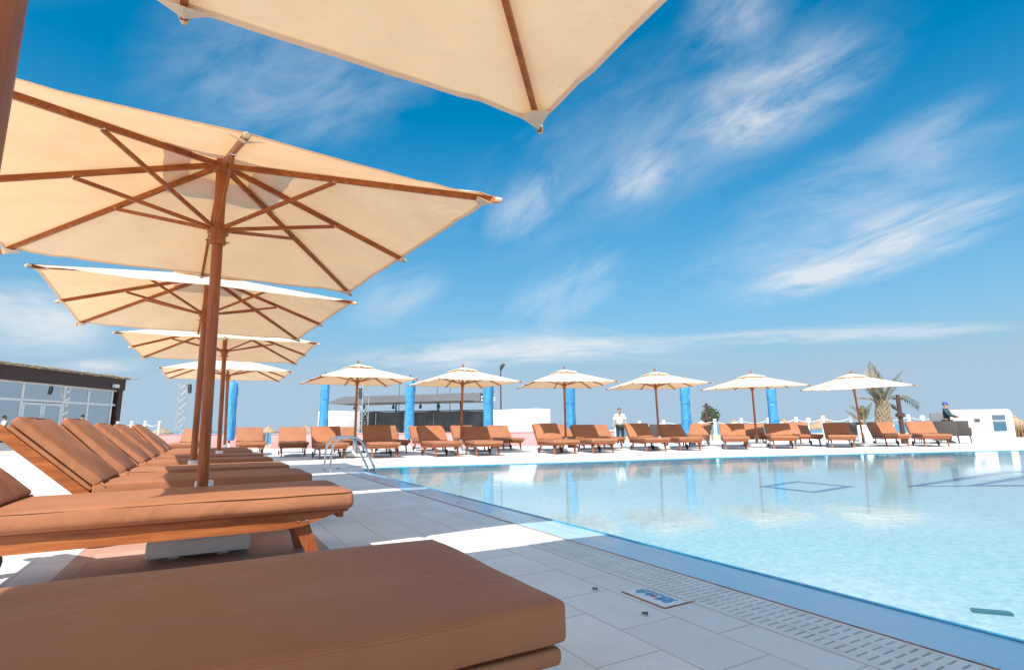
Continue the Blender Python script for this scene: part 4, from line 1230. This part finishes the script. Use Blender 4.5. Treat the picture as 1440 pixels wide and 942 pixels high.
# low white planter wall beyond the palm
wall_seg(at_depth(1205, 600, 26.3), at_depth(1256, 600, 25.6), 0, .78, .9, 'planter', 'plaster', 'white planter from which the palm grows', 'planter', False)

# reed hedge at the right edge
p = at_depth(1428, 608, 31)
bm = bmesh.new()
for k in range(1400):
    q = Vector((rnd.uniform(-1.6, 3.2), rnd.uniform(-.35, .35), 0)); hh = rnd.uniform(.5, .95)
    q2 = q + Vector((rnd.uniform(-.15, .15), rnd.uniform(-.15, .15), hh))
    s = Vector((rnd.uniform(-1, 1), rnd.uniform(-1, 1), 0)).normalized() * .025
    vs = [bm.verts.new(v) for v in (q - s, q + s, q2)]; bm.faces.new(vs)
o = link('reed_hedge', bm, 'hedge', smooth=False); o.location = (p.x, p.y, 0); o.rotation_euler = (0, 0, facing(p))
tag(o, 'low dry reed hedge at the right edge beyond the white wall', 'hedge')

# dark wooden shower posts
for k, (px, yt, py, d, lab) in enumerate(((993, 567, 602, 29, 'dark wooden post with a crossbar beside the round green shrub'), (1262, 555, 606, 22.5, 'dark wooden post with a crossbar and a round collar, right of the palm'))):
    tp = at_depth(px, yt, d); bs = at_depth(px + (1 if k == 0 else 7), py, d)
    t = thing('wooden_post', lab, 'post', (bs.x, bs.y, 0), 0, 'dark wooden posts')
    dx = Vector((tp.x - bs.x, tp.y - bs.y, 0)); z = tp.z
    bm = bmesh.new(); tube(bm, [(0, 0, 0), dx * .5 + Vector((0, 0, z * .5)), dx + Vector((0, 0, z))], [.10, .085, .075], 10); link('shaft', bm, 'darkwood', t)
    r = Vector((HY, -HX, 0))
    bm = bmesh.new(); c = dx + Vector((0, 0, z - .16)); bar(bm, c - r * .2, c + r * .2, .07, .08); link('crossbar', bm, 'darkwood', t, smooth=False)
    bm = bmesh.new(); c = dx * .58 + Vector((0, 0, z * .58)); lathe(bm, [(.09, -.1), (.17, -.05), (.17, .05), (.09, .1)], 12, c); link('collar', bm, 'darkwood', t)

# ---------------------------------------------------------------- plants
def leaf_blade(bm, p, d, n, ln, w, mi=0):
    s = d.cross(n)
    if s.length < 1e-4: s = Vector((1, 0, 0))
    s.normalize(); a = p + d * ln * .5 + n * ln * .02; e = p + d * ln
    v = [bm.verts.new(q) for q in (p, a - s * w, e, a + s * w)]
    f = bm.faces.new(v); f.material_index = mi

def frond(bm, base, az, el, ln, droop, mi, wd=1.):
    h = Vector((math.cos(az), math.sin(az), 0)); p = Vector(base); n = 22; pts = [p.copy()]
    e = el
    for k in range(n):
        d = h * math.cos(e) + Vector((0, 0, math.sin(e))); p = p + d * ln / n; pts.append(p.copy()); e -= droop / n * (1 + k / n)
    rads = [.035 * (1 - .85 * k / n) for k in range(n + 1)]
    nb = len(bm.faces); tube(bm, pts, rads, 5)
    bm.faces.ensure_lookup_table()
    for f in bm.faces[nb:]: f.material_index = mi
    side = Vector((-math.sin(az), math.cos(az), 0))
    for k in range(3, n + 1):
        for sub in (0, .5):
            i = min(n - 1, k - 1); q = pts[i].lerp(pts[min(n, i + 1)], sub); d = (pts[min(n, i + 1)] - pts[i]).normalized(); up = side.cross(d)
            fr_ = (k + sub) / n; l = ln * .26 * math.sin(math.pi * min(1, .12 + .9 * fr_)) ** .8 + .06
            for sgn in (-1, 1):
                dd = (side * sgn * .75 + d * .75 + up * rnd.uniform(.0, .45)).normalized()
                leaf_blade(bm, q, dd, up, l * rnd.uniform(.8, 1.1), .016 * wd, mi)
p = at_depth(1243, 590, 26)
t = thing('palm_tree', 'young palm with ragged grey green fronds behind the rightmost parasol', 'palm tree', (p.x, p.y, 0))
bm = bmesh.new()
lathe(bm, [(.34, 0), (.33, .4), (.27, .9), (.23, 1.4), (.19, 1.8), (.08, 2.0), (0, 2.05)], 18)
for v in bm.verts: v.co.x *= 1 + .2 * noise.noise(v.co * 4); v.co.y *= 1 + .2 * noise.noise(v.co * 4 + Vector((9, 0, 0)))
for k in range(130):
    a = k * 2.4; z = .25 + 1.65 * k / 130; r = .34 - .08 * z; d = Vector((math.cos(a), math.sin(a), 0))
    q = d * (r - .04) + Vector((0, 0, z)); ln = rnd.uniform(.10, .22)
    tube(bm, [q, q + d * ln * .45 + Vector((0, 0, ln * .6)), q + d * ln * .75 + Vector((0, 0, ln * 1.2))], [.06, .045, .022], 5)
link('trunk', bm, 'bark', t)
bm = bmesh.new()
rgt = math.atan2(-HX, HY)      # azimuth pointing right in the photograph
specs = [(rgt + .25, 62, 2.0, .6), (rgt, 47, 2.3, 1.7), (rgt + math.pi, 66, 2.0, .35), (rgt + math.pi + .5, 82, 2.2, .25), (rgt - .5, 74, 2.0, .5), (rgt + 1.6, 84, 2.1, .4),
         (rgt + .1, 20, .9, 1.2), (rgt + math.pi - .3, 40, 1.3, .7), (rgt - 2.4, 55, 1.6, .5), (rgt + math.pi + .1, 64, 1.2, .2)]
for k, (az, el, ln, dr) in enumerate(specs): frond(bm, (0, 0, 1.75), az, R(el), ln, dr, 1 if k in (3, 5, 7, 9) else 0)
link('crown', bm, ['frond', 'dry_frond'], t, smooth=False)
p2 = at_depth(1214, 590, 26)
bm = bmesh.new()
for k in range(6): frond(bm, (rnd.uniform(-.1, .1), rnd.uniform(-.1, .1), .9), rgt + k * 1.05, R(rnd.uniform(55, 85)), rnd.uniform(.7, 1.3), rnd.uniform(.2, .8), k % 2, .9)
tube(bm, [(0, 0, .0), (0, 0, .95)], [.12, .08], 8)
o = link('palm_sapling', bm, ['frond', 'dry_frond'], smooth=False); o.location = (p2.x, p2.y, 0)
tag(o, 'small half dry palm shoot left of the larger palm', 'palm')
# round shrub on a stem
p = at_depth(999, 585, 33)
t = thing('shrub', 'round yellow green shrub beside the dark wooden post', 'shrub', (p.x, p.y, -1.45))
zc = p.z + 1.45
bm = bmesh.new(); tube(bm, [(0, 0, 0), (.03, 0, zc * .5), (0, 0, zc)], [.07, .05, .03], 8)
for k in range(7):
    a = k * .9; tube(bm, [(0, 0, zc - .5), (.3 * math.cos(a), .3 * math.sin(a), zc + .1 * math.sin(k * 2))], [.025, .01], 5)
link('stem', bm, 'bark', t)
bm = bmesh.new()
for k in range(1500):
    d = Vector((rnd.gauss(0, 1), rnd.gauss(0, 1), rnd.gauss(0, 1))).normalized()
    r = .48 * rnd.uniform(.25, 1) ** .4 * (1 + .35 * noise.noise(d * 2.2)); q = Vector((d.x * r, d.y * r, zc + d.z * r))
    n_ = Vector((rnd.gauss(0, 1), rnd.gauss(0, 1), rnd.gauss(0, 1))).normalized()
    leaf_blade(bm, q, (d + n_ * .8).normalized(), n_, rnd.uniform(.09, .15), .03)
link('crown', bm, 'leaf', t, smooth=False)

# ---------------------------------------------------------------- people
def skin_mesh(name, verts, edges, radii, mat, parent, root=0, sub=2):
    me = bpy.data.meshes.new(name + '_cage'); me.from_pydata([Vector(v) for v in verts], edges, [])
    o = bpy.data.objects.new(name, me); COL.objects.link(o)
    o.modifiers.new('Skin', 'SKIN'); o.modifiers['Skin'].use_smooth_shade = True
    for i, sv in enumerate(me.skin_vertices[0].data):
        r = radii[i]; sv.radius = r if isinstance(r, tuple) else (r, r); sv.use_root = i == root
    sd = o.modifiers.new('Sub', 'SUBSURF'); sd.levels = sub; sd.render_levels = sub
    bpy.context.view_layer.update()
    dg = bpy.context.evaluated_depsgraph_get()
    nm = bpy.data.meshes.new_from_object(o.evaluated_get(dg)); nm.name = name
    o.modifiers.clear(); o.data = nm; bpy.data.meshes.remove(me)
    nm.materials.clear(); nm.materials.append(M[mat])
    nm.polygons.foreach_set('use_smooth', [True] * len(nm.polygons))
    o.parent = parent
    return o

def person(loc, rz, label, h, top, bottom, pose, cap=False, bow=False):
    """figure facing local -y; pose gives joints of each arm"""
    t = thing('person', label, 'person', loc, rz); t.scale = (h / 1.75,) * 3
    J = {}
    vs, es, rs = [], [], []
    def add(name, p, r, par=None):
        J[name] = len(vs); vs.append(p); rs.append(r)
        if par: es.append((J[par], J[name]))
    add('pelvis', (0, 0, .96), (.155, .115)); add('waist', (0, 0, 1.12), (.135, .10), 'pelvis'); add('chest', (0, -.005, 1.32), (.165, .115), 'waist')
    add('neck', (0, .01, 1.475), .06, 'chest'); add('throat', (0, 0, 1.53), .056, 'neck'); add('jaw', (0, -.015, 1.60), (.066, .078), 'throat'); add('skull', (0, -.003, 1.675), (.077, .092), 'jaw'); add('crown', (0, .0, 1.72), (.055, .065), 'skull')
    for s, n in ((-1, 'r'), (1, 'l')):
        sh, el, wr = pose[n]
        add('sh' + n, (s * .185, 0, 1.42), .062, 'chest'); add('el' + n, el, .043, 'sh' + n); add('wr' + n, wr, .03, 'el' + n)
        E, Wv = Vector(el), Vector(wr); d = (Wv - E).normalized(); pa = Wv + d * .07
        add('palm' + n, tuple(pa), (.038, .022), 'wr' + n)
        sd = Vector((0, -1, 0)) if abs(d.y) < .7 else Vector((1, 0, 0)); inn = Vector((-s, 0, 0))
        for f in range(4):
            q = pa + sd * (.026 - .0175 * f); ln = (.07, .08, .076, .06)[f]
            add('k%d%s' % (f, n), tuple(q + d * ln * .5 + inn * .006), .0095, 'palm' + n); add('t%d%s' % (f, n), tuple(q + d * ln + inn * .026), .008, 'k%d%s' % (f, n))
        q = Wv + d * .03 + sd * .03
        add('th0' + n, tuple(q + d * .02 + sd * .012), .011, 'wr' + n); add('th1' + n, tuple(q + d * .055 + sd * .02 + inn * .01), .009, 'th0' + n)
        add('hip' + n, (s * .095, 0, .90), .098, 'pelvis'); add('kn' + n, (s * pose.get('spread', .10), -.015, .50), .062, 'hip' + n); add('an' + n, (s * pose.get('spread', .10) * 1.1, .02, .085), .042, 'kn' + n); add('to' + n, (s * pose.get('spread', .10) * 1.25, -.13, .035), (.042, .03), 'an' + n)
    skin_mesh('body', vs, es, rs, 'skin', t)
    # clothes: the same joints, a little wider
    def sub(names, extra, links, mat, nm):
        idx = {n: i for i, n in enumerate(names)}
        v = [vs[J[n]] for n in names]
        r = [tuple(q + extra for q in (rs[J[n]] if isinstance(rs[J[n]], tuple) else (rs[J[n]],) * 2)) for n in names]
        return skin_mesh(nm, v, [(idx[a], idx[b]) for a, b in links], r, mat, t)
    names = ['pelvis', 'waist', 'chest', 'neck']; lk = [('pelvis', 'waist'), ('waist', 'chest'), ('chest', 'neck')]
    for n in 'rl':
        names += ['sh' + n, 'el' + n]; lk += [('chest', 'sh' + n), ('sh' + n, 'el' + n)]
        if top == 'jacket': names += ['wr' + n]; lk += [('el' + n, 'wr' + n)]
    sub(names, .028, lk, top, 'shirt' if top == 'shirt' else 'jacket')
    names = ['pelvis']; lk = []
    for n in 'rl': names += ['hip' + n, 'kn' + n, 'an' + n]; lk += [('pelvis', 'hip' + n), ('hip' + n, 'kn' + n), ('kn' + n, 'an' + n)]
    sub(names, .022, lk, bottom, 'trousers')
    for s, n in ((-1, 'r'), (1, 'l')):
        a, b = Vector(vs[J['an' + n]]), Vector(vs[J['to' + n]])
        bm = bmesh.new(); bmesh.ops.create_uvsphere(bm, u_segments=14, v_segments=8, radius=1); bmesh.ops.scale(bm, vec=(.052, .15, .05), verts=bm.verts[:])
        for v in bm.verts: v.co.z = max(v.co.z, -.03)
        bmesh.ops.translate(bm, vec=((a.x + b.x) / 2, (a.y + b.y) / 2 - .01, .031), verts=bm.verts[:]); link('shoe', bm, 'shoe', t)
    # head details
    bm = bmesh.new(); bmesh.ops.create_uvsphere(bm, u_segments=20, v_segments=12, radius=1); bmesh.ops.scale(bm, vec=(.086, .101, .082), verts=bm.verts[:]); bmesh.ops.translate(bm, vec=(0, .008, 1.685), verts=bm.verts[:])
    bmesh.ops.delete(bm, geom=[v for v in bm.verts if v.co.z < 1.64 or (v.co.y < -.045 and v.co.z < 1.715)], context='VERTS')
    link('hair', bm, 'hair', t)
    bm = bmesh.new()
    for s in (-1, 1):
        c = bmesh.ops.create_uvsphere(bm, u_segments=8, v_segments=6, radius=.011)['verts']; bmesh.ops.translate(bm, vec=(s * .031, -.083, 1.655), verts=c)
    link('eyes', bm, 'eye', t)
    bm = bmesh.new(); tube(bm, [(0, -.083, 1.66), (0, -.105, 1.622), (0, -.088, 1.612)], [.008, .015, .010], 8)
    for s in (-1, 1):
        c = bmesh.ops.create_uvsphere(bm, u_segments=8, v_segments=6, radius=1)['verts']; bmesh.ops.scale(bm, vec=(.010, .02, .03), verts=c); bmesh.ops.translate(bm, vec=(s * .078, .005, 1.645), verts=c)
    link('nose_and_ears', bm, 'skin', t)
    bm = bmesh.new(); tube(bm, [(-.024, -.083, 1.588), (0, -.089, 1.587), (.024, -.083, 1.588)], [.004, .007, .004], 6); link('mouth', bm, 'lip', t)
    if bow:
        bm = bmesh.new()
        for s in (-1, 1):
            tube(bm, [(0, -.075, 1.495), (s * .055, -.08, 1.495)], [.008, .026], 8)
        link('bow_tie', bm, 'rubber', t)
    if cap:
        bm = bmesh.new(); lathe(bm, [(.098, 1.675), (.102, 1.70), (.094, 1.75), (.06, 1.785), (0, 1.795)], 20)
        pts = []
        for k in range(9):
            a = math.pi + math.pi * k / 8; pts.append((.085 * math.cos(a), -.07 + .13 * math.sin(a) * 1.0))
        for z0, dz in ((1.69, 0), (1.682, 0)):
            vsx = [bm.verts.new((x, y, z0 - (.02 if y < -.15 else 0))) for x, y in pts]; bm.faces.new(vsx)
        link('cap', bm, 'cap', t)
    return t

p = on_plane(873, 626.3, 0)
person(p, facing(p) + R(8), 'standing waiter in a white shirt, dark bow tie and charcoal trousers', 1.62, 'shirt', 'trousers',
       {'r': (None, (-.27, .03, 1.17), (-.285, -.04, .94)), 'l': (None, (.30, .05, 1.19), (.27, -.05, .98)), 'spread': .12}, bow=True)
p = at_depth(1333.5, 600, 23.2)
person(Vector((p.x, p.y, 0)), facing(p) + R(80), 'man in a blue cap and dark jacket standing behind a rattan chair, in profile', 1.70, 'jacket', 'trousers',
       {'r': (None, (-.22, -.10, 1.20), (-.16, -.36, 1.12)), 'l': (None, (.22, -.12, 1.18), (.14, -.38, 1.10))}, cap=True)
p = at_depth(116.5, 583, 27.5)
person(Vector((p.x, p.y, 0)), facing(p) + R(175), 'man in a white shirt seen from behind, walking toward the glass pavilion', p.z, 'shirt', 'trousers',
       {'r': (None, (-.26, .04, 1.16), (-.27, -.05, .92)), 'l': (None, (.26, .06, 1.16), (.27, .0, .92))})

# ---------------------------------------------------------------- sky, sun, camera
SUN_TO = Vector((.655, .63, -1.0)).normalized()
ELEV = math.asin(-SUN_TO.z); AZ = math.atan2(-SUN_TO.x, -SUN_TO.y)
w = bpy.data.worlds.new('World'); scene.world = w; w.use_nodes = True
nt = w.node_tree; bg = nt.nodes['Background']
sky = nt.nodes.new('ShaderNodeTexSky'); sky.sky_type = 'NISHITA'; sky.sun_disc = False
sky.sun_elevation = ELEV; sky.sun_rotation = AZ; sky.altitude = 0; sky.air_density = 1.0; sky.dust_density = .3; sky.ozone_density = 2.0
tc = nt.nodes.new('ShaderNodeTexCoord'); D = tc.outputs['Generated']
sepd = nt.nodes.new('ShaderNodeSeparateXYZ'); nt.links.new(D, sepd.inputs[0])
blue = mixc(nt, 1.0, sky.outputs[0], (.0, .72, .90), 'MULTIPLY')
lowd = mth(nt, 'SUBTRACT', 1., mth(nt, 'MULTIPLY', mth(nt, 'POWER', mth(nt, 'SUBTRACT', 1., mth(nt, 'ABSOLUTE', sepd.outputs[2]), True), 3.), .5))
vs_ = nt.nodes.new('ShaderNodeVectorMath'); vs_.operation = 'SCALE'; nt.links.new(blue, vs_.inputs[0]); nt.links.new(lowd, vs_.inputs['Scale']); blue = vs_.outputs[0]
low = mth(nt, 'POWER', mth(nt, 'SUBTRACT', 1., mth(nt, 'ABSOLUTE', sepd.outputs[2]), True), 4.)
blue = mixc(nt, mth(nt, 'MULTIPLY', mth(nt, 'SUBTRACT', low, .05), 1.5, True), blue, (2.05, 2.8, 3.55))      # pale marine haze towards the horizon
def dotv(vec):
    n = nt.nodes.new('ShaderNodeVectorMath'); n.operation = 'DOT_PRODUCT'
    nt.links.new(D, n.inputs[0]); n.inputs[1].default_value = tuple(vec); return n.outputs['Value']
def cloud(p0, p1, wpx, dens, fs, fw, seed, soft=.0, skew=0.):
    """wisp of cirrus lying in the sky between two directions"""
    a, b = view_ray(*p0).normalized(), view_ray(*p1).normalized()
    m = (a + b).normalized(); tdir = (b - a); hl = tdir.length / 2; tdir.normalize(); nrm = m.cross(tdir).normalized()
    hw = wpx / FPX * m.dot(view_ray(720, 471).normalized())
    s, q, f = dotv(tdir), dotv(nrm), dotv(m)
    comb = nt.nodes.new('ShaderNodeCombineXYZ')
    nt.links.new(mth(nt, 'ADD', mth(nt, 'MULTIPLY', s, fs), mth(nt, 'MULTIPLY', q, skew)), comb.inputs[0]); nt.links.new(mth(nt, 'MULTIPLY', q, fw), comb.inputs[1]); comb.inputs[2].default_value = seed
    nz = nd(nt, 'ShaderNodeTexNoise', Scale=1., Detail=7., Roughness=.58, Distortion=.5); nt.links.new(comb.outputs[0], nz.inputs['Vector'])
    s2 = mth(nt, 'POWER', mth(nt, 'ABSOLUTE', mth(nt, 'DIVIDE', s, hl)), 2.); q2 = mth(nt, 'POWER', mth(nt, 'ABSOLUTE', mth(nt, 'DIVIDE', q, hw)), 2.)
    env = mth(nt, 'SUBTRACT', 1., mth(nt, 'ADD', s2, q2), True)
    env = mth(nt, 'MULTIPLY', env, mth(nt, 'GREATER_THAN', f, .2))
    fine = nd(nt, 'ShaderNodeTexNoise', Scale=3.0, Detail=5., Roughness=.6, Distortion=.9); nt.links.new(comb.outputs[0], fine.inputs['Vector'])
    h = mth(nt, 'ADD', mth(nt, 'MULTIPLY', nz.outputs['Fac'], .8), mth(nt, 'MULTIPLY', fine.outputs['Fac'], .2))
    h = mth(nt, 'ADD', h, mth(nt, 'MULTIPLY', env, .16))
    v = mth(nt, 'MULTIPLY', mth(nt, 'MAXIMUM', mth(nt, 'SUBTRACT', h, .462 + soft), 0.), 3.1, True)
    return mth(nt, 'MULTIPLY', mth(nt, 'MULTIPLY', v, env), dens * .8)
CL = [((1010, 425), (1520, 250), 50, 1.25, 6, 26, 1.), ((1050, 412), (1240, 372), 24, .9, 9, 30, 4.), ((1000, 330), (1480, 190), 80, .45, 5, 18, 17.),
      ((420, 512), (1000, 480), 24, 1.2, 7, 44, 2.), ((900, 480), (1560, 455), 15, 1.0, 7, 55, 3.), ((560, 470), (1100, 500), 30, .5, 6, 40, 18.),
      ((600, 350), (1330, 0), 130, .40, 4, 9, 19., .03, 3.), ((930, 200), (1280, 55), 80, .65, 8, 20, 5., .0, 6.), ((985, 192), (1110, 165), 34, .75, 12, 22, 12.), ((940, 60), (1130, -30), 70, .5, 7, 14, 20., 0., 5.),
      ((680, 340), (800, 240), 44, .6, 9, 18, 6., .0, 4.), ((850, 290), (960, 205), 44, .7, 10, 20, 7., .0, 4.),
      ((700, 470), (900, 350), 60, .5, 8, 16, 8., .02, 4.), ((930, 400), (1240, 330), 70, .35, 6, 14, 9.),
      ((-120, 425), (180, 468), 62, 1.3, 5, 14, 10., -.03), ((60, 515), (230, 512), 13, .9, 9, 40, 14.), ((470, 450), (640, 380), 50, .5, 7, 16, 11.), ((160, 150), (660, 40), 140, .5, 4, 10, 13., .0, 3.), ((1180, 260), (1470, 120), 60, .4, 6, 16, 16., .02)]
tot = None
for c in CL:
    v = cloud(*c); tot = v if tot is None else mth(nt, 'ADD', tot, v)
tot = mth(nt, 'MINIMUM', tot, .8)
CLOUD_COL = (4.1, 4.25, 4.4)
skyc = mixc(nt, tot, blue, CLOUD_COL)
# glare of a hazy sky round the sun (behind the camera), added to lift the shade
gl = mth(nt, 'MAXIMUM', mth(nt, 'SUBTRACT', dotv(-SUN_TO), .12), 0.)
gv = nt.nodes.new('ShaderNodeVectorMath'); gv.operation = 'SCALE'; gv.inputs[0].default_value = (4.2, 3.7, 3.0); nt.links.new(gl, gv.inputs['Scale'])
ga = nt.nodes.new('ShaderNodeVectorMath'); ga.operation = 'ADD'; nt.links.new(skyc, ga.inputs[0]); nt.links.new(gv.outputs[0], ga.inputs[1]); skyc = ga.outputs[0]
nt.links.new(skyc, bg.inputs['Color']); bg.inputs['Strength'].default_value = .10

sun = bpy.data.lights.new('sun', 'SUN'); sun.energy = 3.6; sun.angle = R(.53); sun.color = (1., .95, .87)
so = bpy.data.objects.new('sun', sun); COL.objects.link(so); so.rotation_mode = 'QUATERNION'
so.rotation_quaternion = SUN_TO.to_track_quat('-Z', 'Y'); so.location = (-10, -14, 20)

cam = bpy.data.cameras.new('camera'); co = bpy.data.objects.new('camera', cam); COL.objects.link(co)
cam.sensor_fit = 'HORIZONTAL'; cam.sensor_width = 36; cam.lens = 36 * FPX / 1440; cam.clip_start = .05; cam.clip_end = 20000
c, s = math.cos(PITCH), math.sin(PITCH); cr, sr = math.cos(ROLL), math.sin(ROLL)
F = Vector((HX * c, HY * c, s)); R0 = Vector((HY, -HX, 0)); U0 = R0.cross(F)
rt = R0 * cr + U0 * sr; up = U0 * cr - R0 * sr
co.matrix_world = Matrix(((rt.x, up.x, -F.x, 0), (rt.y, up.y, -F.y, 0), (rt.z, up.z, -F.z, CAM_H), (0, 0, 0, 1)))
scene.camera = co
scene.view_settings.view_transform = 'Standard'; scene.view_settings.look = 'None'
scene.view_settings.exposure = 1.05; scene.view_settings.gamma = 1; scene.view_settings.use_curve_mapping = False
scene.render.engine = 'CYCLES'
scene.cycles.use_denoising = True
scene.cycles.max_bounces = 10; scene.cycles.transparent_max_bounces = 12; scene.cycles.transmission_bounces = 6
